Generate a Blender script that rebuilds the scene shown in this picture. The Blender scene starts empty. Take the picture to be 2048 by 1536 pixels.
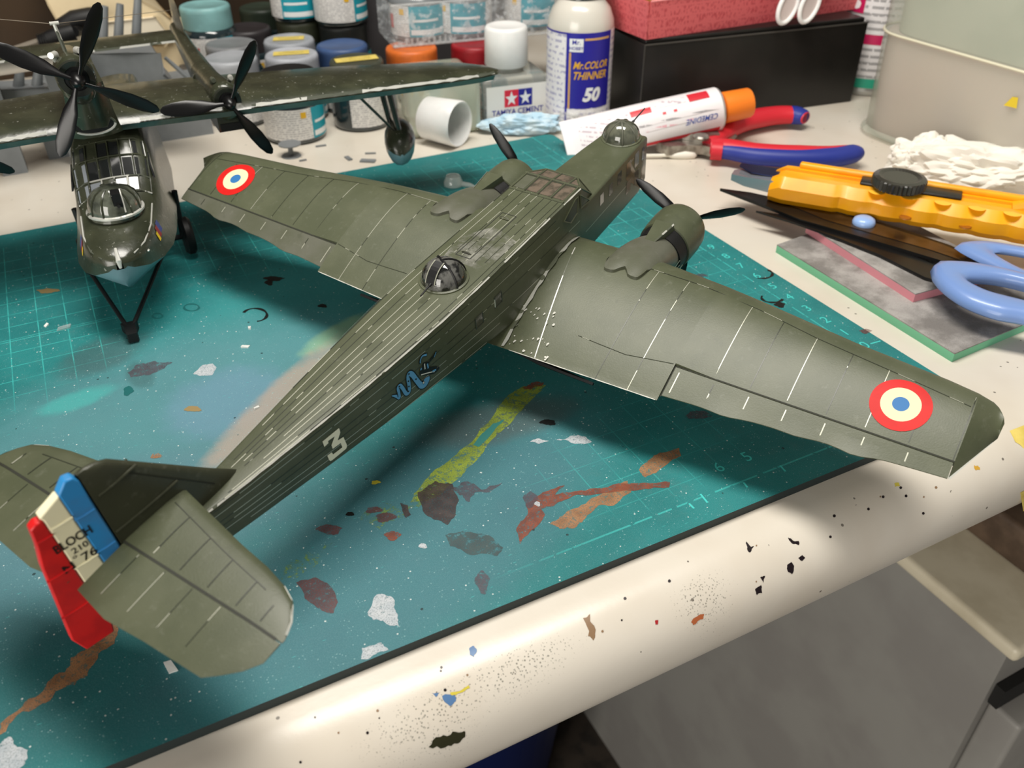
import bpy, bmesh, math, random
from mathutils import Vector, Matrix
import numpy as np
random.seed(7)
SC = bpy.context.scene
COL = SC.collection
U = 0.01                       # the scene is drawn in centimetres and scaled to metres at the end

# ------------------------------------------------------------------ camera
CAMP = np.array([4.36932, -32.70969, 17.30416])
FW = np.array([0.36911, 0.72455, -0.58205]); RT = np.array([0.88968, -0.45657, -0.00417]); UP = np.array([0.26877, 0.5163, 0.81314])
FPX = 1722.23
cam_d = bpy.data.cameras.new('camera'); cam = bpy.data.objects.new('camera', cam_d); COL.objects.link(cam)
cam_d.sensor_fit = 'HORIZONTAL'; cam_d.sensor_width = 36.0; cam_d.lens = FPX / 2048 * 36
cam_d.clip_start = 0.01; cam_d.clip_end = 50
cam.matrix_world = Matrix(((RT[0], UP[0], -FW[0], CAMP[0]*U), (RT[1], UP[1], -FW[1], CAMP[1]*U), (RT[2], UP[2], -FW[2], CAMP[2]*U), (0, 0, 0, 1)))
cam_d.dof.use_dof = True; cam_d.dof.focus_distance = 0.262; cam_d.dof.aperture_fstop = 22.0
SC.camera = cam

# ------------------------------------------------------------------ light and exposure
SC.view_settings.view_transform = 'Standard'; SC.view_settings.look = 'None'
SC.view_settings.exposure = 0.0; SC.view_settings.gamma = 1.0; SC.view_settings.use_curve_mapping = False
world = bpy.data.worlds.new('room_air'); SC.world = world; world.use_nodes = True
world.node_tree.nodes['Background'].inputs[0].default_value = (1.0, 0.96, 0.9, 1); world.node_tree.nodes['Background'].inputs[1].default_value = 0.17
def area(name, loc, aim, sx, sy, watt, col):
    d = bpy.data.lights.new(name, 'AREA'); d.shape = 'RECTANGLE'; d.size = sx; d.size_y = sy; d.energy = watt; d.color = col
    o = bpy.data.objects.new(name, d); COL.objects.link(o); o.location = loc
    dv = Vector(aim) - Vector(loc); o.rotation_euler = dv.to_track_quat('-Z', 'Y').to_euler()
    return o
area('desk_lamp_light', (0.17, -0.05, 0.62), (0.15, -0.07, 0.0), 0.46, 0.16, 5.2, (1.0, 0.955, 0.885))
area('side_window_light', (-1.0, -0.85, 0.22), (0.10, -0.12, -0.02), 0.8, 0.9, 17.0, (1.0, 0.95, 0.88))

# ------------------------------------------------------------------ helpers
ROOTS = []; WORLDP = {}
def G(px, py, z=0.0):
    """where the sight line of a photo pixel meets the height z (cm)"""
    d = FW + RT*(px-1024)/FPX - UP*(py-768)/FPX
    t = (z-CAMP[2])/d[2]; p = CAMP + t*d
    return np.array([p[0], p[1], z])
def GY(px, py, y):
    d = FW + RT*(px-1024)/FPX - UP*(py-768)/FPX
    t = (y-CAMP[1])/d[1]; return CAMP + t*d
def lin(c):
    c = [v/255.0 for v in c[:3]]
    return tuple((v/12.92 if v <= 0.04045 else ((v+0.055)/1.055)**2.4) for v in c) + (1.0,)

class NT:
    def __init__(s, name):
        s.m = bpy.data.materials.new(name); s.m.use_nodes = True; s.t = s.m.node_tree; s.t.nodes.clear()
        s.out = s.t.nodes.new('ShaderNodeOutputMaterial'); s.p = s.t.nodes.new('ShaderNodeBsdfPrincipled')
        s.t.links.new(s.p.outputs[0], s.out.inputs[0])
        s._oc = None
    def oc(s):
        if s._oc is None:
            s._oc = s.t.nodes.new('ShaderNodeTexCoord').outputs['Object']
        return s._oc
    def set(s, inp, v):
        if hasattr(v, 'is_linked') or isinstance(v, bpy.types.NodeSocket): s.t.links.new(v, inp)
        else: inp.default_value = v
    def math(s, op, a, b=0.0, c=None, clamp=False):
        n = s.t.nodes.new('ShaderNodeMath'); n.operation = op; n.use_clamp = clamp
        s.set(n.inputs[0], a); s.set(n.inputs[1], b)
        if c is not None: s.set(n.inputs[2], c)
        return n.outputs[0]
    def noise(s, scale, detail=4, rough=0.55, vec=None, dist=0.0):
        n = s.t.nodes.new('ShaderNodeTexNoise'); n.inputs['Scale'].default_value = scale; n.inputs['Detail'].default_value = detail
        n.inputs['Roughness'].default_value = rough; n.inputs['Distortion'].default_value = dist
        s.t.links.new(vec if vec is not None else s.oc(), n.inputs['Vector']); return n.outputs['Fac']
    def voro(s, scale, vec=None, feature='F1'):
        n = s.t.nodes.new('ShaderNodeTexVoronoi'); n.inputs['Scale'].default_value = scale; n.feature = feature
        s.t.links.new(vec if vec is not None else s.oc(), n.inputs['Vector']); return n
    def ramp(s, fac, lo, hi):
        n = s.t.nodes.new('ShaderNodeMapRange'); n.inputs[1].default_value = lo; n.inputs[2].default_value = hi; n.clamp = True
        n.interpolation_type = 'SMOOTHSTEP'
        s.t.links.new(fac, n.inputs[0]); return n.outputs[0]
    def mix(s, fac, a, b):
        n = s.t.nodes.new('ShaderNodeMix'); n.data_type = 'RGBA'
        s.set(n.inputs[0], fac); s.set(n.inputs[6], a); s.set(n.inputs[7], b); return n.outputs[2]
    def sep(s, vec=None):
        n = s.t.nodes.new('ShaderNodeSeparateXYZ'); s.t.links.new(vec if vec is not None else s.oc(), n.inputs[0]); return n.outputs
    def mapping(s, loc=(0,0,0), rot=(0,0,0), scale=(1,1,1)):
        n = s.t.nodes.new('ShaderNodeMapping'); n.inputs[1].default_value = loc; n.inputs[2].default_value = rot; n.inputs[3].default_value = scale
        s.t.links.new(s.oc(), n.inputs[0]); return n.outputs[0]
    def bump(s, h, strength=0.3, dist=0.0004):
        n = s.t.nodes.new('ShaderNodeBump'); n.inputs['Strength'].default_value = strength; n.inputs['Distance'].default_value = dist
        s.t.links.new(h, n.inputs['Height']); s.t.links.new(n.outputs[0], s.p.inputs['Normal'])

def M(name, col, rough=0.5, metal=0.0, col2=None, nscale=3.0, lo=0.4, hi=0.65, bump=0.0, bscale=30.0, trans=0.0, ior=1.45, coat=0.0, alpha=1.0, spec=0.5, sss=0.0, sheen=0.0):
    k = NT(name); p = k.p
    if col2 is not None:
        f = k.ramp(k.noise(nscale, 5), lo, hi)
        k.t.links.new(k.mix(f, lin(col), lin(col2)), p.inputs['Base Color'])
    else: p.inputs['Base Color'].default_value = lin(col)
    p.inputs['Roughness'].default_value = rough; p.inputs['Metallic'].default_value = metal
    p.inputs['Transmission Weight'].default_value = trans; p.inputs['IOR'].default_value = ior
    p.inputs['Coat Weight'].default_value = coat; p.inputs['Coat Roughness'].default_value = 0.08
    p.inputs['Alpha'].default_value = alpha; p.inputs['Specular IOR Level'].default_value = spec
    if sss: p.inputs['Subsurface Weight'].default_value = sss; p.inputs['Subsurface Radius'].default_value = (0.004, 0.003, 0.003)
    if bump: k.bump(k.noise(bscale, 4), bump)
    return k.m

class MB:
    """a bag of vertices and faces that becomes one mesh"""
    def __init__(s): s.v = []; s.f = []; s.mi = []
    def add(s, vs, fs, mi=0):
        o = len(s.v); s.v += [tuple(float(c) for c in v) for v in vs]
        for f in fs: s.f.append(tuple(i+o for i in f)); s.mi.append(mi)
        return s
    def box(s, c, d, mi=0, rz=0.0):
        x, y, z = d[0]/2, d[1]/2, d[2]/2; vs = []
        ca, sa = math.cos(rz), math.sin(rz)
        for a in (-x, x):
            for b in (-y, y):
                for e in (-z, z): vs.append((c[0]+a*ca-b*sa, c[1]+a*sa+b*ca, c[2]+e))
        return s.add(vs, [(0,1,3,2), (4,6,7,5), (0,4,5,1), (2,3,7,6), (0,2,6,4), (1,5,7,3)], mi)
    def hexa(s, p, mi=0):      # 8 points: bottom ring 0-3, top ring 4-7
        return s.add(p, [(3,2,1,0), (4,5,6,7), (0,1,5,4), (1,2,6,5), (2,3,7,6), (3,0,4,7)], mi)
    def loft(s, rings, closed=True, cap0=True, cap1=True, mi=0):
        n = len(rings[0]); vs = [p for r in rings for p in r]; fs = []
        for i in range(len(rings)-1):
            for j in range(n if closed else n-1):
                k = (j+1) % n; fs.append((i*n+j, i*n+k, (i+1)*n+k, (i+1)*n+j))
        if cap0: fs.append(tuple(range(n))[::-1])
        if cap1: fs.append(tuple((len(rings)-1)*n+j for j in range(n)))
        return s.add(vs, fs, mi)
    def tube(s, pts, r, n=10, caps=True, mi=0, flat=None):
        pts = [np.array(p, float) for p in pts]; rs = r if hasattr(r, '__len__') else [r]*len(pts); rings = []
        prev = None
        for i, p in enumerate(pts):
            t = pts[min(i+1, len(pts)-1)] - pts[max(i-1, 0)]; nt = np.linalg.norm(t)
            t = t/nt if nt > 1e-9 else np.array((1.0, 0, 0))
            if prev is None:
                ref = np.array((0, 0, 1.0)) if abs(t[2]) < 0.9 else np.array((0, 1.0, 0)); a = np.cross(t, ref)
            else:
                a = prev-(prev@t)*t
                if np.linalg.norm(a) < 1e-6: a = np.cross(t, (0, 1.0, 0.3))
            a = a/np.linalg.norm(a); b = np.cross(a, t); prev = a
            fl = 1.0 if flat is None else flat
            rings.append([p + rs[i]*(math.cos(q)*a + fl*math.sin(q)*b) for q in [2*math.pi*j/n for j in range(n)]])
        return s.loft(rings, True, caps, caps, mi)
    def lathe(s, prof, n=32, c=(0,0,0), axis='z', cap0=True, cap1=True, mi=0, ribs=None):
        rings = []
        for r, h in prof:
            ring = []
            for j in range(n):
                q = 2*math.pi*j/n; rr = r
                if ribs and ribs[0] <= h <= ribs[1]: rr = r*(1.0 - (ribs[2] if j % 2 else 0))
                x, y = rr*math.cos(q), rr*math.sin(q)
                ring.append({'z': (c[0]+x, c[1]+y, c[2]+h), 'x': (c[0]+h, c[1]+x, c[2]+y), 'y': (c[0]+y, c[1]+h, c[2]+x)}[axis])
            rings.append(ring)
        return s.loft(rings, True, cap0, cap1, mi)
    def ngon(s, pts, mi=0):
        return s.add(pts, [tuple(range(len(pts)))], mi)
    def prism(s, poly, z0, z1, mi=0):     # poly in xy
        n = len(poly); vs = [(p[0], p[1], z0) for p in poly] + [(p[0], p[1], z1) for p in poly]
        fs = [tuple(range(n))[::-1], tuple(range(n, 2*n))] + [(i, (i+1) % n, n+(i+1) % n, n+i) for i in range(n)]
        return s.add(vs, fs, mi)
    def ribbon(s, pts, nrm, w, mi=0):
        """flat strip along pts; nrm: surface normal (one or a list); w: half width"""
        L, Rr = [], []; pts = [np.array(p, float) for p in pts]
        for i, p in enumerate(pts):
            t = pts[min(i+1, len(pts)-1)] - pts[max(i-1, 0)]; t = t/(np.linalg.norm(t)+1e-9)
            nn = np.array(nrm[i] if isinstance(nrm, list) else nrm, float); sd = np.cross(nn, t); sd = sd/(np.linalg.norm(sd)+1e-9)
            ww = w[i] if hasattr(w, '__len__') else w
            L.append(p+sd*ww); Rr.append(p-sd*ww)
        n = len(pts); return s.add(L+Rr, [(i, n+i, n+i+1, i+1) for i in range(n-1)], mi)
    def xf(s, fn): s.v = [tuple(float(c) for c in fn(v)) for v in s.v]; return s

def link(o, parent):
    COL.objects.link(o)
    if parent is not None:
        o.parent = parent
        if parent.name in WORLDP: o.matrix_parent_inverse = Matrix.Translation(-Vector(WORLDP[parent.name]))
    else: ROOTS.append(o)
    return o
def obj(name, mb, mat, parent=None, smooth=40, tri=False):
    me = bpy.data.meshes.new(name); me.from_pydata(mb.v, [], mb.f)
    mats = mat if isinstance(mat, (list, tuple)) else [mat]
    for m_ in mats: me.materials.append(m_)
    if len(mats) > 1: me.polygons.foreach_set('material_index', mb.mi)
    me.validate(); me.update()
    bm = bmesh.new(); bm.from_mesh(me)
    bmesh.ops.remove_doubles(bm, verts=bm.verts, dist=1e-5)
    if tri: bmesh.ops.triangulate(bm, faces=[f for f in bm.faces if len(f.verts) > 4])
    else: bmesh.ops.recalc_face_normals(bm, faces=bm.faces)
    bm.to_mesh(me); bm.free()
    if smooth:
        me.shade_smooth(); me.set_sharp_from_angle(angle=math.radians(smooth))
    return link(bpy.data.objects.new(name, me), parent)
def rbox(name, c, d, r, mat, parent=None, seg=3, rz=0.0, taper=1.0):
    bm = bmesh.new(); bmesh.ops.create_cube(bm, size=1.0)
    for v in bm.verts:
        k = taper if v.co.z < 0 else 1.0
        v.co = Vector((v.co.x*d[0]*k, v.co.y*d[1]*k, v.co.z*d[2]))
    bmesh.ops.bevel(bm, geom=bm.edges[:], offset=r, segments=seg, affect='EDGES', profile=0.5)
    bmesh.ops.transform(bm, matrix=Matrix.Translation(c) @ Matrix.Rotation(rz, 4, 'Z'), verts=bm.verts)
    me = bpy.data.meshes.new(name); bm.to_mesh(me); bm.free(); me.materials.append(mat)
    me.shade_smooth(); me.set_sharp_from_angle(angle=math.radians(50))
    return link(bpy.data.objects.new(name, me), parent)
def thing(name, label, cat, loc=(0,0,0), group=None):
    o = bpy.data.objects.new(name, None); o.empty_display_size = 1.0; link(o, None); o.location = loc
    return tag(o, label, cat, group)
def wthing(name, label, cat, loc, group=None):
    """a thing whose parts are drawn in room coordinates; its empty stands at its base"""
    o = thing(name, label, cat, loc, group); WORLDP[o.name] = tuple(loc); return o
def tag(o, label, cat, group=None):
    o['label'] = label; o['category'] = cat
    if group: o['group'] = group
    return o
def struct(o, label=None):
    o['kind'] = 'structure'
    if label: o['label'] = label
    return o
_tc = {}
def text2d(s, size=1.0, shear=0.0, spacing=1.0, bold=0.0):
    """filled flat letters, centred on the origin: (verts2d, faces)"""
    k = (s, shear, spacing, bold)
    if k not in _tc:
        cu = bpy.data.curves.new('t', 'FONT'); cu.body = s; cu.size = 1.0; cu.align_x = 'CENTER'; cu.align_y = 'CENTER'
        cu.shear = shear; cu.space_character = spacing; cu.offset = bold; cu.resolution_u = 3; cu.fill_mode = 'FRONT'
        o = bpy.data.objects.new('t', cu); me = bpy.data.meshes.new_from_object(o)
        vs = [(v.co.x, v.co.y) for v in me.vertices]; fs = [tuple(p.vertices) for p in me.polygons]
        bpy.data.objects.remove(o); bpy.data.curves.remove(cu); bpy.data.meshes.remove(me); _tc[k] = (vs, fs)
    vs, fs = _tc[k]
    return [(x*size, y*size) for x, y in vs], fs
def addtext(mb, s, fn, size, mi=0, sx=1.0, **kw):
    vs, fs = text2d(s, size, **kw); return mb.add([fn(x*sx, y) for x, y in vs], fs, mi)
def interp(x, tab):
    if x <= tab[0][0]: return tab[0][1]
    for (a, b), (c, d) in zip(tab, tab[1:]):
        if x <= c: return b + (d-b)*(x-a)/(c-a)
    return tab[-1][1]
def rough_poly(pts, it=3, amp=0.1, seed=1):
    rnd = random.Random(seed); pts = [np.array(p, float) for p in pts]
    for _ in range(it):
        new = []
        for a, b in zip(pts, pts[1:]+pts[:1]):
            d = b-a; nrm = np.array((-d[1], d[0])); new += [a, a+d*0.5+nrm*rnd.uniform(-amp, amp)]
        pts = new
    return pts
def smooth_poly(pts, n=6):
    pts = [np.array(p, float) for p in pts]; out = []; m = len(pts)
    for i in range(m):
        p0, p1, p2, p3 = pts[i-1], pts[i], pts[(i+1) % m], pts[(i+2) % m]
        for k in range(n):
            t = k/n; out.append(0.5*((2*p1)+(-p0+p2)*t+(2*p0-5*p1+4*p2-p3)*t*t+(-p0+3*p1-3*p2+p3)*t**3))
    return out
def smooth_line(pts, n=6):
    pts = [np.array(p, float) for p in pts]; out = []; m = len(pts)
    for i in range(m-1):
        p0, p1, p2, p3 = pts[max(i-1, 0)], pts[i], pts[i+1], pts[min(i+2, m-1)]
        for k in range(n):
            t = k/n; out.append(0.5*((2*p1)+(-p0+p2)*t+(2*p0-5*p1+4*p2-p3)*t*t+(-p0+3*p1-3*p2+p3)*t**3))
    return out+[pts[-1]]
# ================================================================== the place: floor, walls, desk, cabinet
DESK = -0.3; FLOOR = -67.0
m_floor = M('brown carpet', (58, 50, 42), 0.95, col2=(38, 33, 28), nscale=0.6, bump=0.5, bscale=6)
m_wall = M('dark brown wood panel', (52, 36, 16), 0.7, col2=(40, 27, 12), nscale=0.15)
b = MB().box((20, 10, FLOOR-1), (260, 240, 2)); struct(obj('floor', b, m_floor, None, 0))
b = MB().box((20, 39.2, 30), (260, 2, 194)); struct(obj('wall_back', b, m_wall, None, 0))

# desk: flat top with a rounded front edge
k = NT('cream desk laminate'); x, y, z = k.sep()
sp1 = k.voro(1.6); spd = k.math('LESS_THAN', sp1.outputs['Distance'], 0.075)
spk = k.math('MULTIPLY', spd, k.math('GREATER_THAN', k.noise(0.9, 2), 0.5))
# over-spray of fine dark dots near the front edge
sp2 = k.voro(13.0); d2 = k.math('LESS_THAN', sp2.outputs['Distance'], 0.32)
def blob(cx, cy, rx, ry):
    a = k.math('DIVIDE', k.math('SUBTRACT', x, cx), rx); c_ = k.math('DIVIDE', k.math('SUBTRACT', y, cy), ry)
    return k.math('SUBTRACT', 1.0, k.math('ADD', k.math('MULTIPLY', a, a), k.math('MULTIPLY', c_, c_)), clamp=True)
ov = k.math('MAXIMUM', blob(10.3, -21.1, 2.9, 0.7), k.math('MAXIMUM', blob(15.9, -21.3, 1.5, 0.8), blob(8.0, -21.3, 2.6, 0.8)))
d2 = k.math('MULTIPLY', d2, k.math('LESS_THAN', k.noise(30, 1), k.math('ADD', k.math('MULTIPLY', ov, 0.45), 0.12)))
base = k.mix(k.ramp(k.noise(0.25, 3), 0.35, 0.7), lin((218, 211, 198)), lin((211, 202, 187)))
base = k.mix(k.math('MULTIPLY', k.math('MULTIPLY', d2, ov), 0.7), base, lin((92, 92, 82)))
base = k.mix(k.math('MULTIPLY', spk, 0.75), base, lin((60, 50, 40)))
k.t.links.new(base, k.p.inputs['Base Color']); k.p.inputs['Roughness'].default_value = 0.30; k.bump(k.noise(6, 3), 0.06)
m_desk = k.m
m_metalgrey = M('grey painted steel', (150, 148, 142), 0.45, col2=(140, 138, 132), nscale=0.2)
DCY, DCZ, DR = -20.15, -2.0, 1.7
desk = thing('desk', 'cream desk with a rounded front edge, paint specks all over', 'desk', (0, 0, 0))
prof = [(38, DESK), (30, DESK), (10, DESK), (-5, DESK), (-15, DESK), (DCY, DESK)]
prof += [(DCY-DR*math.sin(a), DCZ+DR*math.cos(a)) for a in [math.pi*j/24 for j in range(1, 25)]] + [(38, DCZ-DR)]
b = MB(); b.loft([[(xx, yy, zz) for yy, zz in prof] for xx in (-60, -20, 0, 8, 16, 24, 50, 85)])
obj('desktop', b, m_desk, desk, 30)
for lx in (-58, 82): obj('leg_panel', MB().box((lx, 8, (DCZ-DR+FLOOR)/2), (3, 52, FLOOR*-1+DCZ-DR)), m_metalgrey, desk, 0)
def DS(px, py, off=0.0):
    """point of the desk top or its rounded edge seen at a photo pixel"""
    p = G(px, py, DESK)
    if p[1] > DCY: return np.array([p[0], p[1], DESK+off]), np.array((0, 0, 1.0))
    d = FW + RT*(px-1024)/FPX - UP*(py-768)/FPX
    o2 = np.array([CAMP[1]-DCY, CAMP[2]-DCZ]); d2_ = np.array([d[1], d[2]])
    A = d2_@d2_; B = 2*o2@d2_; Cc = o2@o2-DR*DR; t = (-B-math.sqrt(max(B*B-4*A*Cc, 0)))/(2*A)
    q = CAMP+t*d; n = np.array([0, q[1]-DCY, q[2]-DCZ])/DR
    return q+n*off, n

# steel drawer cabinet under the desk at the right
cab = thing('drawer_cabinet', 'grey steel drawer cabinet with cream top, standing under the desk', 'cabinet')
m_cabside = M('warm grey enamel', (142, 140, 134), 0.5, col2=(134, 131, 126), nscale=0.15)
m_cream = M('cream enamel', (205, 196, 172), 0.4, col2=(190, 180, 155), nscale=0.3)
m_dark = M('dark gap', (22, 21, 19), 0.8)
CX, CT, CY = 36.6, -16.6, -20.6
obj('body', MB().box((CX+22, CY+25.0, (CT+FLOOR)/2), (44, 50, CT-FLOOR)), m_cabside, cab, 0)
rbox('top_panel', (CX+22.5, CY+25.0, CT+0.35), (45.6, 51, 0.9), 0.3, m_cream, cab)
for i, (zt, zb) in enumerate(((CT-4.0, CT-19), (CT-19.6, CT-34), (CT-34.6, CT-49))):
    dr = rbox('drawer_front', (CX+22, CY-0.9, (zt+zb)/2), (43, 1.8, zt-zb), 0.25, m_cabside, cab)
    rbox('handle', (CX+22, CY-2.2, zt-3), (12, 0.9, 1.2), 0.3, m_metalgrey, dr)
obj('plinth_gap', MB().box((CX+22, CY-0.3, CT-3.2), (43.4, 0.5, 1.4)), m_dark, cab, 0)
# brown board lying on the cabinet top
wb = rbox('wooden_board', (CX+22, CY+11, CT+2.0), (36, 30, 2.4), 0.3, M('brown wood board', (96, 78, 62), 0.6, col2=(70, 55, 42), nscale=0.4), None)
tag(wb, 'brown wooden board lying on the cream cabinet top', 'board')
bb = rbox('blue_folder', (CX+19.5, CY+14.5, CT+3.75), (22, 18, 1.1), 0.2, M('blue folder card', (40, 66, 130), 0.5), None)
tag(bb, 'blue folder on the brown board beside the desk edge', 'folder')
# blue waste bin on the floor
bn = thing('waste_bin', 'dark blue plastic waste bin on the floor under the desk', 'bin', (22.5, 15.5, FLOOR))
m_bin = M('blue bin plastic', (14, 34, 92), 0.45)
obj('bin_body', MB().lathe([(9.0, 0), (9.4, 0.4), (12.4, 28), (12.8, 28.4), (12.4, 28.6), (12.0, 28), (9.0, 0.8)], 40, cap0=True, cap1=True), m_bin, bn)
obj('bin_rim', MB().lathe([(12.4, 27.2), (13.0, 27.6), (13.1, 28.6), (12.6, 28.9), (12.2, 28.7)], 40, cap0=False, cap1=False), m_bin, bn)

# ================================================================== cutting mat
MX0, MX1, MY0, MY1 = -17.2, 28.78, -19.66, 10.04
k = NT('teal cutting mat'); x, y, z = k.sep()
nz1 = k.noise(0.35, 5); nz2 = k.noise(1.3, 6, 0.65); fine = k.noise(45, 2)
base = k.mix(k.ramp(nz1, 0.35, 0.65), lin((22, 112, 113)), lin((32, 126, 126)))
base = k.mix(k.math('MULTIPLY', k.ramp(nz2, 0.5, 0.75), 0.35), base, lin((70, 118, 118)))
def blob2(cx, cy, rx, ry, rot=0.0, w=0.5):
    ca, sa = math.cos(rot), math.sin(rot); dx = k.math('SUBTRACT', x, cx); dy = k.math('SUBTRACT', y, cy)
    a = k.math('DIVIDE', k.math('ADD', k.math('MULTIPLY', dx, ca), k.math('MULTIPLY', dy, sa)), rx)
    c_ = k.math('DIVIDE', k.math('SUBTRACT', k.math('MULTIPLY', dy, ca), k.math('MULTIPLY', dx, sa)), ry)
    r2 = k.math('ADD', k.math('MULTIPLY', a, a), k.math('MULTIPLY', c_, c_))
    r2 = k.math('ADD', r2, k.math('MULTIPLY', k.math('SUBTRACT', nz2, 0.5), w))
    return k.ramp(k.math('SUBTRACT', 1.2, r2), 0.0, 1.0)
def lay(base, fac, amt, col): return k.mix(k.math('MULTIPLY', fac, amt), base, lin(col))
base = lay(base, blob2(10.5, -3.2, 7.0, 4.6, 0.1), 0.45, (62, 142, 144))
base = lay(base, blob2(4.4, -8.2, 9.5, 6.0, 0.30), 0.64, (94, 138, 146))     # grey-blue over-spray
base = lay(base, blob2(2.2, -12.6, 7.0, 3.6, 0.15), 0.6, (86, 118, 130))
base = lay(base, blob2(-0.5, -16.8, 7.0, 3.0, 0.1), 0.65, (40, 92, 96))
base = lay(base, blob2(6.4, -7.6, 2.4, 2.2, 0.5, 1.0), 0.28, (128, 148, 186))     # lilac mist
base = lay(base, blob2(11.0, -5.2, 2.0, 0.6, 0.5, 1.0), 0.5, (156, 190, 140))    # pale green mist
base = lay(base, blob2(7.75, -8.45, 4.6, 0.75, 0.745, 1.0), 0.80, (164, 150, 136))   # beige sprayed edge beside the fuselage
base = lay(base, blob2(9.6, -16.4, 9.0, 3.8, 0.42), 0.68, (72, 112, 124))
base = lay(base, blob2(14.0, -12.8, 3.0, 1.2, -0.1), 0.60, (84, 88, 86))     # grey spray patch under the wing
base = lay(base, blob2(1.9, -5.2, 1.4, 0.6, 0.2, 1.0), 0.5, (64, 178, 172))
base = lay(base, blob2(3.0, -2.6, 1.9, 1.3, 0.5, 1.0), 0.6, (60, 82, 84))
base = lay(base, blob2(4.0, -4.6, .5, 1.1, 0.1, 1.0), 0.5, (50, 80, 80))
# printed grid, worn away where paint covers it
def near_int(v, w, off=0.0):
    fr = k.math('FRACT', k.math('ADD', v, 0.5+off)); return k.math('LESS_THAN', k.math('ABSOLUTE', k.math('SUBTRACT', fr, 0.5)), w)
lines = k.math('MAXIMUM', near_int(x, 0.018), k.math('MAXIMUM', near_int(y, 0.018), k.math('LESS_THAN', k.math('ABSOLUTE', k.math('ADD', y, 0.14)), 0.02)))
inside = k.math('MULTIPLY', k.math('MULTIPLY', k.math('LESS_THAN', x, 27.5), k.math('LESS_THAN', y, 8.55)), k.math('GREATER_THAN', y, -18.77))
brd = k.math('MAXIMUM', k.math('LESS_THAN', k.math('ABSOLUTE', k.math('SUBTRACT', x, 27.5)), 0.03), k.math('MULTIPLY', k.math('LESS_THAN', k.math('ABSOLUTE', k.math('ADD', y, 18.76)), 0.03), k.ramp(x, 10.0, 16.0)))
keep = k.math('MAXIMUM', blob2(-0.5, 2.6, 6.4, 7.6, 0.0, 0.8), k.math('MAXIMUM', blob2(24.5, 0.5, 6.0, 13.0, 0.0, 0.8), k.math('MULTIPLY', blob2(17.5, -16.2, 4.6, 2.4, 0.25, 0.8), 0.4)))
keep = k.math('MAXIMUM', keep, blob2(15.0, 5.0, 12.0, 5.0, 0.0, 0.6))
wear = k.math('SUBTRACT', 1.0, keep)
wearn = k.math('SUBTRACT', 1.0, k.math('MULTIPLY', wear, 0.97))
patch = k.ramp(k.noise(1.1, 4), 0.36, 0.56)
gl = k.math('MULTIPLY', k.math('MULTIPLY', lines, inside), k.math('MULTIPLY', wearn, k.math('ADD', k.math('MULTIPLY', patch, 0.55), 0.25)))
brk = k.math('GREATER_THAN', k.noise(1.7, 3), 0.45)
gl = k.math('MAXIMUM', gl, k.math('MULTIPLY', brd, k.math('MULTIPLY', brk, 0.6)))
base = k.mix(gl, base, lin((64, 190, 184)))
# dust, knife nicks, specks
v1 = k.voro(3.4); sp = k.math('MULTIPLY', k.math('LESS_THAN', v1.outputs['Distance'], 0.085), k.math('GREATER_THAN', k.noise(1.5, 2), 0.44))
v2 = k.voro(9.0); sp2 = k.math('MULTIPLY', k.math('LESS_THAN', v2.outputs['Distance'], 0.16), k.math('GREATER_THAN', k.noise(2.3, 2), 0.50))
base = k.mix(k.math('MULTIPLY', sp2, 0.45), base, lin((150, 190, 190)))
base = k.mix(k.math('MULTIPLY', sp, 0.8), base, lin((214, 222, 218)))
v3 = k.voro(1.1); sp3 = k.math('MULTIPLY', k.math('LESS_THAN', v3.outputs['Distance'], 0.05), k.math('GREATER_THAN', k.noise(0.8, 2), 0.45))
base = k.mix(k.math('MULTIPLY', sp3, 0.85), base, lin((14, 30, 32)))
mv = k.mapping(rot=(0, 0, 0.7), scale=(1.2, 9, 1)); v4 = k.voro(1.0, mv)
nick = k.math('MULTIPLY', k.math('LESS_THAN', v4.outputs['Distance'], 0.07), k.math('GREATER_THAN', k.noise(1.0, 2), 0.46))
base = k.mix(k.math('MULTIPLY', nick, 0.6), base, lin((70, 186, 182)))
base = k.mix(k.math('MULTIPLY', k.math('GREATER_THAN', fine, 0.60), 0.24), base, lin((130, 172, 176)))
base = k.mix(k.math('MULTIPLY', k.math('GREATER_THAN', k.noise(38, 2), 0.62), 0.22), base, lin((16, 66, 70)))
k.t.links.new(base, k.p.inputs['Base Color']); k.p.inputs['Roughness'].default_value = 0.55; k.p.inputs['Specular IOR Level'].default_value = 0.35
k.bump(k.noise(14, 4), 0.12); m_mat = k.m
mat_t = thing('cutting_mat', 'teal self-healing cutting mat with centimetre grid and paint stains', 'cutting mat', (0, 0, 0))
def rrect(x0, x1, y0, y1, r, n=6):
    out = []
    for cx, cy, a0 in ((x1-r, y0+r, -90), (x1-r, y1-r, 0), (x0+r, y1-r, 90), (x0+r, y0+r, 180)):
        out += [(cx+r*math.cos(math.radians(a0+90*j/n)), cy+r*math.sin(math.radians(a0+90*j/n))) for j in range(n+1)]
    return out
m_matside = M('dark mat core', (34, 44, 44), 0.6)
b = MB(); pl = rrect(MX0, MX1, MY0, MY1, 0.5); b.prism(pl, DESK, 0.0, 0)
for i, f in enumerate(b.f): b.mi[i] = 1 if len(f) == 4 else 0
obj('mat_sheet', b, [m_mat, m_matside], mat_t, 0)
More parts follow.
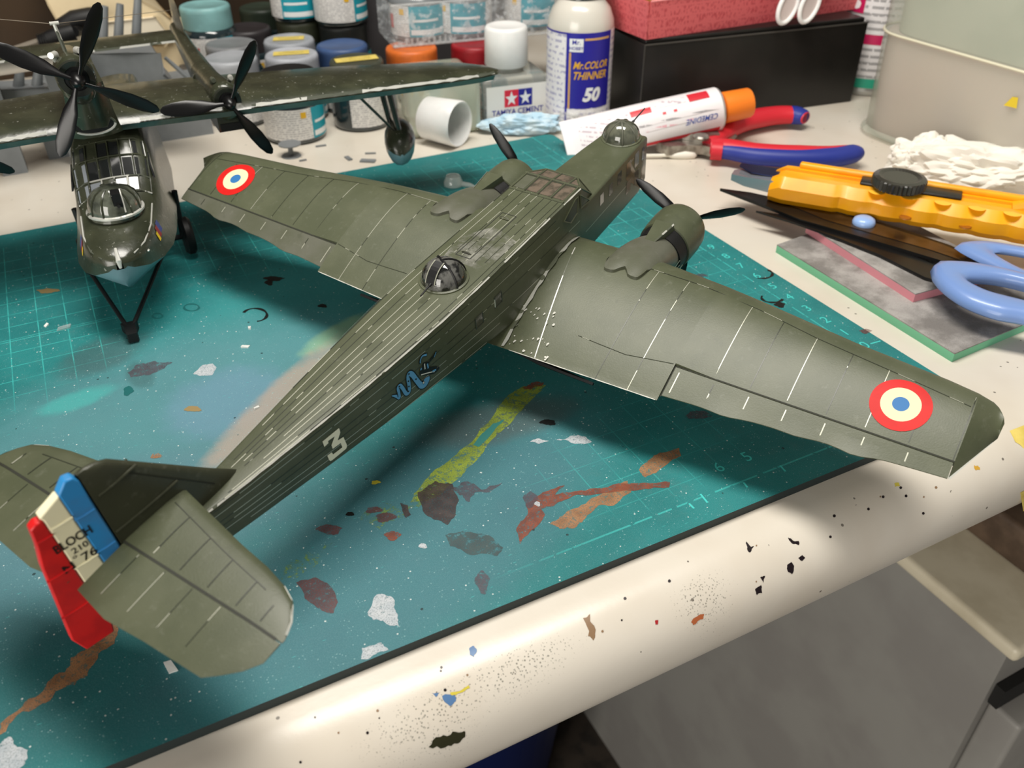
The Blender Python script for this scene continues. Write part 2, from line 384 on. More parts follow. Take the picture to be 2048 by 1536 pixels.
# numerals and ticks
m_print = M('pale teal print', (66, 196, 190), 0.6)
for n_ in range(0, 14):
    cv = -15+n_
    if n_ < 10:
        b = MB(); addtext(b, str(n_), lambda X, Y, cv=cv: (27.95+X, cv+0.02+Y, 0.004), 0.62); obj('numeral', b, m_print, mat_t, 0)
for n_, (uu, vv) in enumerate(((18.93, -17.95), (20.0, -17.95))):
    b = MB(); addtext(b, ('6', '5')[n_], lambda X, Y: (uu+X, vv+Y, 0.004), 0.6); obj('numeral', b, m_print, mat_t, 0)
b = MB()
for px0, py0, px1, py1 in ((1400.7, 988, 1415, 1005.5), (1378, 1007, 1388, 1017), (1487, 965, 1495, 975), (1560, 931, 1571, 943), (1741, 687.6, 1761, 682)):
    p, q_ = G(px0, py0), G(px1, py1); b.ribbon([p+(0, 0, .004), q_+(0, 0, .004)], (0, 0, 1), 0.03)
obj('ruler_ticks', b, m_print, mat_t, 0)
# paint stains: thin dried films
def stain(name, poly, mat, parent, surf='mat', off=0.004, rough=0.06, it=3, seed=1):
    rough = min(.22, rough*1.8)
    rp = rough_poly(poly, it, rough, seed)
    pts = [(G(p[0], p[1], 0)+np.array((0, 0, off))) if surf == 'mat' else DS(p[0], p[1], off)[0] for p in rp]
    if surf == 'desk': return obj(name, desk_patch(rp, off), mat, parent, 60)
    b = MB().ngon(pts); return obj(name, b, mat, parent, 0, tri=True)
def desk_patch(rp, off, n=5):
    rp = [np.array(p, float) for p in rp]; c = sum(rp)/len(rp); b = MB()
    return b.loft([[DS(*(c+(p-c)*f), off)[0] for p in rp] for f in np.linspace(.02, 1, n)], True, True, False)
def film(name, col, col2, amount=0.5, rough=0.5, scale=6.0, op=0.5):
    """paint film with worn-through holes"""
    k = NT(name); f = k.ramp(k.noise(scale*0.5, 4), 0.4, 0.65); k.t.links.new(k.mix(f, lin(col), lin(col2)), k.p.inputs['Base Color'])
    k.p.inputs['Roughness'].default_value = rough
    a = k.ramp(k.noise(scale, 7, 0.75), amount-0.14, amount+0.03); fine_ = k.ramp(k.noise(28, 3, .7), 0.36, 0.5)
    k.t.links.new(k.math('MULTIPLY', a, k.math('ADD', k.math('MULTIPLY', fine_, 0.45), op-0.12)), k.p.inputs['Alpha']); return k.m
f_lime = film('lime paint film', (164, 184, 60), (140, 160, 54), 0.50, 0.5, 4)
f_lime2 = film('thin lime paint film', (140, 170, 70), (110, 150, 70), 0.62, 0.5, 5)
f_brown = film('brown black paint film', (62, 50, 50), (78, 64, 62), 0.42, 0.45)
f_maroon = film('maroon paint film', (106, 66, 66), (90, 60, 62), 0.46, 0.45, 5, .42)
f_rust = film('rust paint film', (146, 74, 48), (120, 62, 44), 0.47, 0.5)
f_tan = film('tan paint film', (176, 126, 84), (150, 106, 70), 0.47, 0.5)
f_white = film('white paint film', (206, 210, 214), (186, 194, 200), 0.44, 0.5)
f_grey = film('grey paint film', (70, 88, 88), (60, 76, 78), 0.50, 0.5, 3)
f_mauve = film('mauve paint film', (92, 82, 92), (84, 74, 82), 0.48, 0.5, 5, .36)
f_black = M('black paint film', (18, 20, 20), 0.4)
f_ochre = M('ochre paint film', (146, 126, 84), 0.5)
lime = [(842, 972), (905, 915), (960, 858), (1008, 800), (1048, 772), (1092, 770), (1050, 812), (1018, 850), (975, 890), (935, 935), (905, 966), (880, 990), (852, 1003), (820, 1005)]
stain('paint_stain', lime, f_lime, mat_t, rough=0.05)
stain('paint_stain', [(946, 890), (985, 848), (1010, 838), (985, 866), (958, 894)], M('bare teal slot', (52, 128, 122), 0.6), mat_t, off=0.006, rough=0.03)
stain('paint_stain', [(560, 1160), (610, 1105), (665, 1085), (640, 1120), (600, 1150)], f_lime2, mat_t, rough=0.12)
stain('paint_stain', [(720, 1040), (790, 1010), (860, 985), (820, 1030), (760, 1060)], f_lime2, mat_t, rough=0.15, seed=3)
stain('paint_stain', [(835, 985), (870, 962), (905, 968), (918, 1000), (912, 1030), (895, 1050), (870, 1040), (845, 1020)], f_brown, mat_t, off=0.007, seed=5)
stain('paint_stain', [(800, 1006), (815, 1010), (822, 1030), (812, 1036)], f_brown, mat_t, off=0.007, seed=6)
stain('paint_stain', [(905, 975), (940, 965), (1005, 965), (950, 985), (940, 1003), (925, 990)], f_mauve, mat_t, seed=8, rough=0.18)
stain('paint_stain', [(592, 1165), (632, 1155), (660, 1172), (676, 1205), (668, 1226), (640, 1218), (610, 1198)], f_maroon, mat_t, seed=9)
stain('paint_stain', [(890, 1070), (925, 1062), (985, 1075), (1006, 1095), (995, 1112), (940, 1110), (900, 1092)], f_grey, mat_t, seed=10)
stain('paint_stain', [(1052, 1008), (1085, 985), (1130, 970), (1110, 990), (1170, 982), (1260, 967), (1340, 964), (1338, 975), (1260, 982), (1200, 988), (1130, 1000), (1082, 1018), (1090, 1030), (1060, 1064), (1040, 1088), (1032, 1060), (1055, 1030)], f_rust, mat_t, off=0.008, seed=11, rough=0.05)
stain('paint_stain', [(1100, 1048), (1140, 1020), (1200, 990), (1255, 962), (1262, 985), (1200, 1010), (1175, 1030), (1150, 1056), (1120, 1058)], f_tan, mat_t, off=0.005, seed=12, rough=0.08)
stain('paint_stain', [(1278, 940), (1320, 905), (1358, 896), (1362, 912), (1330, 932), (1290, 955)], f_tan, mat_t, seed=13)
stain('paint_stain', [(1060, 884), (1078, 877), (1098, 882), (1078, 888)], f_white, mat_t, seed=14)
stain('paint_stain', [(1112, 880), (1140, 872), (1172, 874), (1184, 884), (1150, 888)], f_white, mat_t, seed=15)
stain('paint_stain', [(735, 1225), (760, 1188), (785, 1195), (792, 1225), (800, 1255), (770, 1245), (748, 1240)], f_white, mat_t, seed=16, rough=0.15)
stain('paint_stain', [(724, 1296), (762, 1285), (778, 1300), (738, 1318), (722, 1318)], f_white, mat_t, seed=17)
stain('paint_stain', [(0, 1488), (22, 1474), (34, 1494), (56, 1500), (48, 1530), (30, 1560), (0, 1560)], f_white, mat_t, seed=18, rough=0.12)
stain('paint_stain', [(386, 748), (405, 730), (425, 727), (433, 735), (425, 750), (400, 752)], f_white, mat_t, seed=19, rough=0.04)
stain('paint_stain', [(255, 745), (272, 730), (310, 722), (345, 725), (330, 736), (280, 752), (262, 755)], f_mauve, mat_t, seed=20)
stain('paint_stain', [(170, 1300), (205, 1262), (240, 1225), (235, 1270), (190, 1325), (150, 1370), (80, 1410), (0, 1470), (0, 1448), (70, 1395), (130, 1345)], f_tan, mat_t, seed=21, rough=0.1)
stain('paint_stain', [(1042, 776), (1062, 766), (1088, 765), (1084, 772), (1060, 780)], f_rust, mat_t, off=0.007, seed=22)
for i, (cx, cy, rx, ry, m_) in enumerate(((700, 1028, 8, 5, f_black), (747, 1020, 16, 7, f_maroon), (770, 1035, 20, 9, f_maroon), (785, 1072, 16, 8, f_rust), (660, 1060, 25, 9, f_maroon), (1097, 845, 16, 6, f_black), (386, 818, 16, 7, f_ochre),
        (312, 912, 11, 6, f_tan), (256, 782, 10, 9, M('deep teal paint film', (20, 96, 96), .5)), (1060, 1000, 14, 14, f_mauve), (965, 1165, 14, 20, f_mauve), (1075, 1008, 6, 5, f_white), (846, 1092, 8, 6, f_white),
        (1396, 830, 25, 10, f_mauve), (751, 965, 9, 4, M('yellow paint drop', (214, 206, 66), .4)), (95, 582, 22, 4, f_ochre), (548, 558, 20, 4, f_black), (538, 566, 8, 5, f_black), (645, 612, 9, 4, f_black), (1270, 500, 9, 4, f_black), (1246, 494, 5, 3, f_black), (1400, 552, 14, 4, f_mauve), (1731, 663, 12, 4, f_maroon), (1560, 610, 11, 5, f_black))):
    poly = [(cx+rx*math.cos(a)*(1+0.25*math.sin(3*a+i)), cy+ry*math.sin(a)*(1+0.25*math.cos(2*a+i))) for a in [2*math.pi*j/14 for j in range(14)]]
    stain('paint_stain', poly, m_, mat_t, off=0.009, seed=30+i)
def ring(cx, cy, rx, ry, w, a0, a1, mat, off=0.006):
    pts = [G(cx+rx*math.cos(a), cy+ry*math.sin(a))+np.array((0, 0, off)) for a in np.linspace(math.radians(a0), math.radians(a1), 24)]
    obj('paint_ring', MB().ribbon(pts, (0, 0, 1), [w*(0.5+0.5*math.sin(0.4*i+1)**2) for i in range(24)]), mat, mat_t, 0)
ring(383, 615, 15, 7, .05, 0, 360, M('teal paint ring', (20, 92, 92), .5)); ring(315, 632, 10, 5, .05, 0, 360, M('teal paint ring 2', (26, 104, 104), .5))
ring(510, 630, 24, 13, .07, -160, 80, f_black); ring(1525, 548, 20, 9, .07, -60, 120, f_black); ring(1545, 595, 22, 10, .07, 20, 200, f_black)
# stains on the cream edge of the desk
def dstain(poly, mat, seed=1, rough=0.1, it=2): return stain('paint_stain', poly, mat, desk, 'desk', 0.006, rough, it, seed)
f_dk = M('dried dark paint', (28, 18, 22), 0.35); f_dkgreen = M('dried dark green paint', (44, 44, 24), 0.35); f_db = M('dried blue paint', (84, 120, 164), 0.4); f_dy = M('dried yellow paint', (206, 190, 70), 0.4); f_dbr = M('dried brown paint', (140, 112, 84), 0.4)
dstain([(857, 1494), (880, 1474), (905, 1463), (928, 1462), (930, 1474), (915, 1487), (890, 1495)], f_dkgreen, 1, 0.14)
dstain([(1166, 1236), (1180, 1228), (1178, 1240), (1190, 1268), (1186, 1281), (1176, 1272)], f_dbr, 2)
dstain([(938, 1298), (948, 1292), (954, 1300), (948, 1314), (940, 1310)], f_db, 3); dstain([(884, 1392), (910, 1391), (912, 1402), (900, 1412)], f_db, 4)
dstain([(862, 1386), (882, 1384), (872, 1394)], f_db, 5); dstain([(900, 1385), (938, 1370), (940, 1376), (920, 1386), (904, 1391)], f_dy, 6)
dstain([(1492, 1083), (1502, 1098), (1508, 1092), (1500, 1105), (1494, 1098)], f_dk, 7); dstain([(1576, 1075), (1584, 1080), (1597, 1082), (1598, 1090), (1588, 1088), (1580, 1082)], f_dk, 8)
dstain([(1574, 1130), (1582, 1124), (1588, 1132), (1584, 1148), (1576, 1144)], f_dk, 9, .06); dstain([(1596, 1116), (1604, 1110), (1610, 1116), (1604, 1122)], f_dk, 10, .06)
dstain([(1510, 1178), (1522, 1170), (1524, 1186), (1514, 1190)], f_dk, 11, .2); dstain([(1520, 1155), (1530, 1152), (1526, 1166)], f_dk, 12, .2)
dstain([(1382, 1244), (1408, 1228), (1406, 1238), (1386, 1250)], M('dried rust paint', (176, 98, 58), .4), 13, .2)
dstain([(1788, 968), (1798, 966), (1800, 972), (1790, 974)], f_dy, 14, .15); dstain([(1948, 930), (1956, 932), (1960, 940), (1952, 941)], M('dried orange paint', (206, 160, 60), .4), 15, .15)
dstain([(1310, 1241), (1316, 1240), (1316, 1248), (1311, 1249)], M('dried red paint', (170, 40, 44), .4), 16)
for i in range(26):
    rr = random.Random(100+i); cx, cy = rr.uniform(560, 1900), 0; cy = 1478-(cx-600)*0.40+rr.uniform(-40, 60)
    r_ = rr.uniform(1.5, 3.4); stain('paint_speck', [(cx+r_*math.cos(a), cy+r_*math.sin(a)) for a in (0, 1, 2, 3, 4, 5)], f_dk if i % 3 else f_dbr, desk, 'desk', 0.006, 0.1, 0, i)
# ================================================================== the olive bomber model on the mat
def worn_green(name, c1, c2, wear=0.0, rough=0.42):
    k = NT(name)
    f = k.ramp(k.noise(0.7, 5), 0.35, 0.7); base = k.mix(f, lin(c1), lin(c2))
    base = k.mix(k.math('MULTIPLY', k.ramp(k.noise(4.0, 6, 0.7), 0.55, 0.75), 0.22), base, lin((128, 130, 118)))
    base = k.mix(k.math('MULTIPLY', k.ramp(k.noise(1.6, 6, 0.7), 0.60, 0.68), 0.30), base, lin((62, 66, 52)))
    if wear:
        w = k.math('GREATER_THAN', k.noise(9.0, 5, 0.75), 0.72-wear)
        base = k.mix(k.math('MULTIPLY', w, 0.8), base, lin((196, 196, 184)))
    k.t.links.new(base, k.p.inputs['Base Color']); k.p.inputs['Roughness'].default_value = rough; k.p.inputs['Specular IOR Level'].default_value = 0.45
    k.bump(k.noise(22, 4), 0.10, 0.0003); return k.m
m_olive = worn_green('olive green model paint', (74, 79, 58), (84, 88, 67))
m_olive2 = worn_green('olive grey touched-up paint', (92, 93, 81), (80, 83, 66))
m_olivedk = worn_green('dark olive fin paint', (60, 62, 46), (54, 56, 42))
def silverline(name, thr, dark=(48, 52, 40), light=(184, 185, 168)):
    k = NT(name); f = k.math('GREATER_THAN', k.noise(0.7, 2, 0.55), thr)
    k.t.links.new(k.mix(f, lin(dark), lin(light)), k.p.inputs['Base Color']); k.p.inputs['Roughness'].default_value = 0.35
    k.t.links.new(k.math('MULTIPLY', f, 0.4), k.p.inputs['Metallic']); return k.m
m_line = silverline('worn silver panel line', 0.56); m_lineb = silverline('bright silver panel line', 0.44); m_lined = M('dark panel groove', (40, 42, 32), 0.6)
m_flank = silverline('long silver flank line', 0.33, dark=(60, 66, 54), light=(176, 178, 164))
m_silver = silverline('rubbed silver edge', 0.38, dark=(96, 100, 84), light=(226, 226, 216))
m_blackp = M('gloss black propeller plastic', (10, 10, 11), 0.32)
m_blackm = M('matt black plastic', (8, 8, 9), 0.55)
m_glassd = M('dark dome with painted glints', (100, 100, 96), 0.05, col2=(16, 17, 16), nscale=2.6, lo=.42, hi=.58, coat=1.0)  # pale blotches over dark glass: the dome's reflections painted into its colour
m_glasso = M('olive tinted dome', (96, 98, 84), 0.08, col2=(66, 70, 60), nscale=2.5, coat=1.0)
m_pane = M('brown clear canopy pane', (112, 100, 88), 0.12, col2=(78, 74, 64), nscale=3, coat=0.8)
m_paneg = M('grey clear side window', (84, 86, 80), 0.12, coat=0.8)
m_red = M('roundel red', (202, 26, 22), 0.5, col2=(194, 24, 20), nscale=2, spec=.3); m_crm = M('roundel cream', (222, 214, 174), 0.5, spec=.3); m_blu = M('roundel blue', (48, 110, 168), 0.5, spec=.3)

AR = ((0.855428, -0.504603, -0.116697), (0.493797, 0.862576, -0.110122), (0.156228, 0.036577, 0.987044)); AO = (8.249394, -14.101633, 0.0)
bomber = thing('model_bomber', 'large olive green twin-engine bomber model with red white blue roundels, on the mat', 'model aircraft')
bomber.matrix_world = Matrix(((*AR[0], AO[0]), (*AR[1], AO[1]), (*AR[2], AO[2]), (0, 0, 0, 1)))
ARn = np.array(AR); AOn = np.array(AO)
def lray(px, py):
    d = FW + RT*(px-1024)/FPX - UP*(py-768)/FPX; return ARn.T@(CAMP-AOn), ARn.T@d
def LY(px, py, y):        # local point of the bomber seen at a pixel, on its plane y = const
    o, d = lray(px, py); t = (y-o[1])/d[1]; return o+t*d
m_cabwin = M('dark cabin window', (24, 26, 24), .1, coat=.8)
# ---- fuselage
FW_T = [(-5.9, .10), (-3.8, .40), (-2.7, .53), (0, .80), (2, .98), (4.3, 1.12), (6, 1.15), (12.3, 1.12), (13.6, 1.06), (16, .92), (17.6, .80), (18.3, .70), (18.62, .52)]
ZT_T = [(-5.9, 4.22), (-2.7, 4.14), (0, 4.11), (6, 4.07), (12.3, 3.98), (12.34, 3.18), (13.35, 3.16), (16, 3.10), (17.6, 3.04), (18.3, 2.86), (18.62, 2.6)]
ZB_T = [(-5.9, 3.15), (-3.8, 2.86), (0, 2.34), (4.3, 1.85), (8, 1.25), (11, 0.95), (14, 0.86), (17.6, 0.62), (18.3, .75), (18.62, 1.1)]
fw_ = lambda x: interp(x, FW_T); zt_ = lambda x: interp(x, ZT_T); zb_ = lambda x: interp(x, ZB_T)
def frame(x):
    w, zt, zb = fw_(x), zt_(x), zb_(x); r = min(0.10, w*0.4); rb = min(.35, w*.45, (zt-zb)*.3); pts = []
    for cx, cz, rr, a0 in ((w-rb, zb+rb, rb, -90), (w-r, zt-r, r, 0), (-w+r, zt-r, r, 90), (-w+rb, zb+rb, rb, 180)):
        pts += [(x, cx+rr*math.cos(math.radians(a0+22.5*j)), cz+rr*math.sin(math.radians(a0+22.5*j))) for j in range(5)]
    return pts
XS = [-5.9, -5, -3.8, -2.7, -1.5, 0, 1, 2, 3, 4.3, 6, 8, 10, 11.2, 12.3, 12.34, 12.8, 13.35, 14, 15, 16, 17, 17.6, 18.0, 18.3, 18.5, 18.62]
fus = obj('fuselage', MB().loft([frame(x) for x in XS]), m_olive, bomber, 32)
# stringer lines on the top deck and the flanks
def topline(x0, x1, f, w=0.016, n=14): return [(x, f*fw_(x), zt_(x)+0.006) for x in np.linspace(x0, x1, n)]
b = MB(); bb_ = MB(); bd = MB()
for f, x0, x1, bright in ((-.93, -3.4, 12.1, 1), (-.78, -3.2, 12.2, 0), (-.55, -2.0, 4.9, 1), (-.36, -1.2, 5.1, 1), (-.16, -2.4, 5.0, 0), (.06, -2.3, 5.0, 1), (.28, -2.6, 5.2, 1), (.50, -2.4, 5.4, 0), (.72, -1.2, 11.6, 1), (.93, 0.2, 12, 0),
        (-.55, 7.2, 11.2, 0), (-.30, 7.0, 11.2, 0), (-.05, 7.0, 11.2, 1), (.2, 7.2, 11.3, 1), (.45, 7.2, 11.3, 0)):
    (bb_ if bright else b).ribbon(topline(x0, x1, f), (0, 0, 1), 0.011)
obj('deck_panel_lines', b, m_line, bomber, 0)['kind'] = 'stuff'; obj('deck_bright_lines', bb_, m_lineb, bomber, 0)['kind'] = 'stuff'
b = MB(); bb_ = MB()
for f, x0, x1, bright in ((.10, -4.2, 10.6, 0), (.22, -3.9, 10.8, 1), (.40, -4.0, 12.2, 0), (.52, -3.9, 6.3, 0), (.64, -3.8, 17.0, 1), (.76, -3.0, 7.0, 1), (.88, 1.6, 6.2, 1)):
    for s in (-1, 1):
        pts = []
        for x in np.linspace(x0, x1, 22): pts.append((x, s*(fw_(x)+0.004), zt_(min(x, 12.3))-(zt_(min(x, 12.3))-zb_(x))*f))
        (bb_ if bright else b).ribbon(pts, (0, s, 0), 0.012)
obj('flank_panel_lines', b, m_line, bomber, 0)['kind'] = 'stuff'; obj('flank_bright_lines', bb_, m_flank, bomber, 0)['kind'] = 'stuff'
b = MB()
for s in (-1, 1): b.ribbon([(x, s*(fw_(x)-.012), zt_(x)-.012) for x in np.linspace(-4, 12.3, 50)], (0, s, 1), [0.012+0.016*abs(math.sin(1.3*i)) for i in range(50)])
obj('rubbed_edge', b, m_silver, bomber, 0)
# hatch on the deck
b = MB()
for p, q_ in (((7.15, .42), (9.8, .42)), ((7.15, -.12), (9.8, -.12)), ((7.15, .42), (7.15, -.12)), ((9.8, .42), (9.8, -.12))):
    b.ribbon([(p[0], p[1], zt_(p[0])+.008), (q_[0], q_[1], zt_(q_[0])+.008)], (0, 0, 1), .016)
obj('hatch_outline', b, m_lined, bomber, 0)
for hx_ in (7.35, 9.5): obj('hatch_handle', MB().tube([(hx_, -.02, 4.06), (hx_, .05, 4.10), (hx_, .25, 4.10), (hx_, .32, 4.06)], .022, 6), m_olive2, bomber)
k = NT('grey scuffed film'); k.p.inputs['Base Color'].default_value = lin((142, 142, 132)); k.p.inputs['Roughness'].default_value = .5
k.t.links.new(k.math('MULTIPLY', k.ramp(k.noise(1.3, 6, .7), .42, .66), .75), k.p.inputs['Alpha']); m_scuff = k.m
b = MB().add([(x, y, zt_(x)+.004) for x, y in ((6.8, -.85), (8.6, -.9), (9.0, .2), (8.0, .85), (6.9, .7))], [(0, 1, 2, 3, 4)]); obj('scuffed_patch', b, m_scuff, bomber, 0)
# ---- cockpit glazing: panes set between raised frame bars
rows = [(11.25, 12.28)]; ycols = [-1.02, -.52, 0.0, .52, 1.02]
for i in range(4):
    y0, y1 = ycols[i]+.05, ycols[i+1]-.05
    z0, z1 = zt_(11.25), zt_(12.28)
    b = MB().hexa([(11.35, y0, z0-.01), (12.2, y0, z1-.01), (12.2, y1, z1-.01), (11.35, y1, z0-.01), (11.35, y0, z0+.012), (12.2, y0, z1+.012), (12.2, y1, z1+.012), (11.35, y1, z0+.012)])
    obj('canopy_pane', b, m_pane if i < 3 else m_olive2, bomber, 0)
T0, T1, B0, B1 = (12.3, 1.10, 3.98), (12.95, .62, 3.89), (12.3, 1.10, 3.14), (13.32, .95, 3.14)
mir = lambda p: (p[0], -p[1], p[2])
b = MB().add([T0, T1, B1, B0, mir(T0), mir(T1), mir(B1), mir(B0)], [(0, 1, 5, 4), (1, 2, 6, 5), (0, 3, 2, 1), (4, 5, 6, 7), (3, 7, 6, 2), (0, 4, 7, 3)]); obj('canopy_shell', b, m_olive, bomber, 10)
zc_ = lambda x: 3.98-(x-12.3)/.65*.09
def flatpane(nm, pts, mat, up=(0, 0, 1)):
    n_ = len(pts); u_ = np.array(up)*.014; b = MB().add([np.array(p)-u_*.6 for p in pts]+[np.array(p)+u_ for p in pts], [tuple(range(n_))[::-1], tuple(range(n_, 2*n_))]+[(j, (j+1) % n_, n_+(j+1) % n_, n_+j) for j in range(n_)]); return obj(nm, b, mat, bomber, 0)
for y0, y1 in ((.05, .56), (-.56, -.05)): flatpane('windscreen_pane', [(12.40, y0, zc_(12.40)), (12.88, y0, zc_(12.88)), (12.88, y1*.98, zc_(12.88)), (12.40, y1, zc_(12.40))], m_pane)
for s in (1, -1): flatpane('windscreen_pane', [(12.40, s*.64, zc_(12.40)), (12.80, s*.64, zc_(12.80)), (12.40, s*.96, zc_(12.40))], m_pane)
for s in (1, -1):
    for y0, y1 in ((.04, .58),): flatpane('front_pane', [(13.0, s*y0, 3.80), (13.27, s*y0, 3.26), (13.27, s*(y1+.26), 3.26), (13.0, s*y1, 3.80)], m_pane, (.9, 0, .4))
bars = [((11.2, yy, zt_(11.2)+.014), (12.3, yy, 3.995)) for yy in ycols]+[((12.3, yy, 3.995), (12.95, yy, 3.905)) for yy in (-.6, 0, .6)]+[((11.22, -1.05, zt_(11.22)+.014), (11.22, 1.05, zt_(11.22)+.014)), ((12.31, -1.08, 3.995), (12.31, 1.08, 3.995)), ((12.95, -.62, 3.9), (12.95, .62, 3.9)), ((13.32, -.95, 3.16), (13.32, .95, 3.16))]
for q in (1, -1): bars += [((12.3, q*1.09, 3.99), (12.95, q*.62, 3.9)), ((12.95, q*.62, 3.9), (13.32, q*.95, 3.16)), ((12.3, q*1.1, 3.98), (13.3, q*.96, 3.18))]
for p_, q_ in bars: obj('canopy_bar', MB().tube([p_, q_], .032, 6), m_olive, bomber)
b = MB()
for yy in ycols[1:4]:
    for o_ in (-.045, .045): b.ribbon([(11.3, yy+o_, zt_(11.3)+.018), (12.25, yy+o_, zt_(12.25)+.018)], (0, 0, 1), .012)
for yy in (-.6, 0, .6):
    for o_ in (-.04, .04): b.ribbon([(12.36, yy+o_, zc_(12.36)+.02), (12.9, yy+o_, zc_(12.9)+.02)], (0, 0, 1), .012)
for xx, zz_ in ((12.24, 4.004), (12.38, 3.99)): b.ribbon([(xx, -1.0, zz_), (xx, 1.0, zz_)], (0, 0, 1), .013)
obj('canopy_shadow_grooves', b, m_lined, bomber, 0)['kind'] = 'stuff'
for s in (-1, 1):
    yy = s*1.128
    for pts in ([(11.1, 3.38), (11.85, 3.80), (12.05, 3.80), (12.0, 3.2), (11.55, 3.05)], [(12.2, 3.78), (12.85, 3.22), (12.25, 3.24)]):
        n_ = len(pts); b = MB().add([(p[0], yy-s*.03, p[1]) for p in pts]+[(p[0], yy+s*.006, p[1]) for p in pts], [tuple(range(n_)), tuple(range(n_, 2*n_))]+[(j, (j+1) % n_, n_+(j+1) % n_, n_+j) for j in range(n_)])
        wn = obj('side_window', b, m_paneg, bomber, 0)
        obj('window_rim', MB().tube([(p[0], yy+s*.012, p[1]) for p in pts+pts[:1]], .022, 5), m_olive, wn)
    for cx_, cz_ in ((7.0, 2.98), (5.95, 2.92)):
        b = MB().box((cx_, s*1.145, cz_), (.34, .03, .36)); wn = obj('side_window', b, m_cabwin, bomber, 0)
        obj('window_rim', MB().tube([(cx_+a, s*1.16, cz_+c_) for a, c_ in ((-.19, -.2), (.19, -.2), (.19, .2), (-.19, .2), (-.19, -.2))], .018, 5), m_line, wn)
    for cx_, cz_, w_, h_ in ((13.95, 2.62, .30, .42), (14.72, 2.58, .30, .44), (15.5, 2.62, .34, .46), (16.35, 2.55, .42, .56), (17.15, 2.52, .42, .60), (16.4, 1.75, .42, .5), (17.2, 1.72, .42, .55), (17.85, 2.4, .3, .55)):
        yv = s*(fw_(cx_)+.012); b = MB().hexa([(cx_-w_/2, s*(fw_(cx_-w_/2)-.03), cz_-h_/2), (cx_+w_/2, s*(fw_(cx_+w_/2)-.03), cz_-h_/2), (cx_+w_/2, s*(fw_(cx_+w_/2)-.03), cz_+h_/2), (cx_-w_/2, s*(fw_(cx_-w_/2)-.03), cz_+h_/2),
            (cx_-w_/2, s*(fw_(cx_-w_/2)+.012), cz_-h_/2), (cx_+w_/2, s*(fw_(cx_+w_/2)+.012), cz_-h_/2), (cx_+w_/2, s*(fw_(cx_+w_/2)+.012), cz_+h_/2), (cx_-w_/2, s*(fw_(cx_-w_/2)+.012), cz_+h_/2)])
        obj('nose_window', b, m_paneg if cx_ < 16 else m_pane, bomber, 0)
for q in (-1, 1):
    b = MB().add([(x, q*(fw_(x)+.006), z) for x, z in ((16.1, 2.2), (17.6, 1.0), (18.25, 1.2), (18.25, 2.6), (17.2, 2.78), (16.3, 2.7))], [tuple(range(6))]); obj('nose_reflection_patch', b, M('painted amber nose reflection', (112, 86, 50), .2, col2=(84, 72, 50), nscale=2.0, coat=.6), bomber, 0)  # amber reflection on the nose sides, painted as a thin coloured patch
# ---- turrets
def turret(name, c, r, mglass, flat, slot, gun, frames):
    t = obj(name, MB().lathe([(r*1.04, -.05), (r*1.04, .02)]+[(r*math.cos(a), .02+r*flat*math.sin(a)) for a in [math.pi/2*j/10 for j in range(10)]]+[(.02, .02+r*flat)], 36, c), mglass, bomber, 60)
    for az in frames:
        obj('dome_frame', MB().tube([(c[0]+1.005*r*math.cos(a)*math.cos(az), c[1]+1.005*r*math.cos(a)*math.sin(az), c[2]+.02+1.005*r*flat*math.sin(a)) for a in np.linspace(0, math.pi/2, 10)], .035, 6), m_olive2 if mglass is m_glasso else m_blackm, t)
    b = MB().lathe([(r*1.0, 0), (r*1.10, .0), (r*1.10, .04), (r*1.0, .06)], 36, c, cap0=False, cap1=False); obj('ring', b, m_olive, t)
    if slot is not None:
        rr = r*1.015; pts = []
        for a in np.linspace(.35, 1.45, 8):
            pts.append((c[0]+rr*math.cos(a)*math.cos(slot), c[1]+rr*math.cos(a)*math.sin(slot), c[2]+.02+rr*flat*math.sin(a)))
        nr = [tuple(np.array(p)-np.array(c)) for p in pts]
        obj('gun_slot', MB().ribbon(pts, nr, .15), m_blackm, t, 0)
        for o_ in (-.16, .16):
            sd = (-math.sin(slot)*o_, math.cos(slot)*o_)
            obj('slot_edge', MB().tube([(p[0]+sd[0], p[1]+sd[1], p[2]+.005) for p in pts], .018, 5), m_lineb, t)
    g0, g1 = np.array(gun[0]), np.array(gun[1])
    obj('gun_barrel', MB().tube([g0, g0+(g1-g0)*.3, g0+(g1-g0)*.32, g1], [.05, .05, .028, .024], 8), m_blackm, t)
turret('dorsal_turret', (5.95, 0.0, 4.07), .69, m_glassd, .95, math.pi, ((5.45, 0, 4.32), (4.75, -.06, 4.28)), (0.9, -1.9, -.6))
turret('nose_turret', (17.45, 0.0, 3.05), .70, m_glasso, .95, None, ((17.9, -.1, 3.35), (19.0, -.2, 3.6)), (0.0, .9, 1.8, 2.7, -2.6, -1.7, -.8))
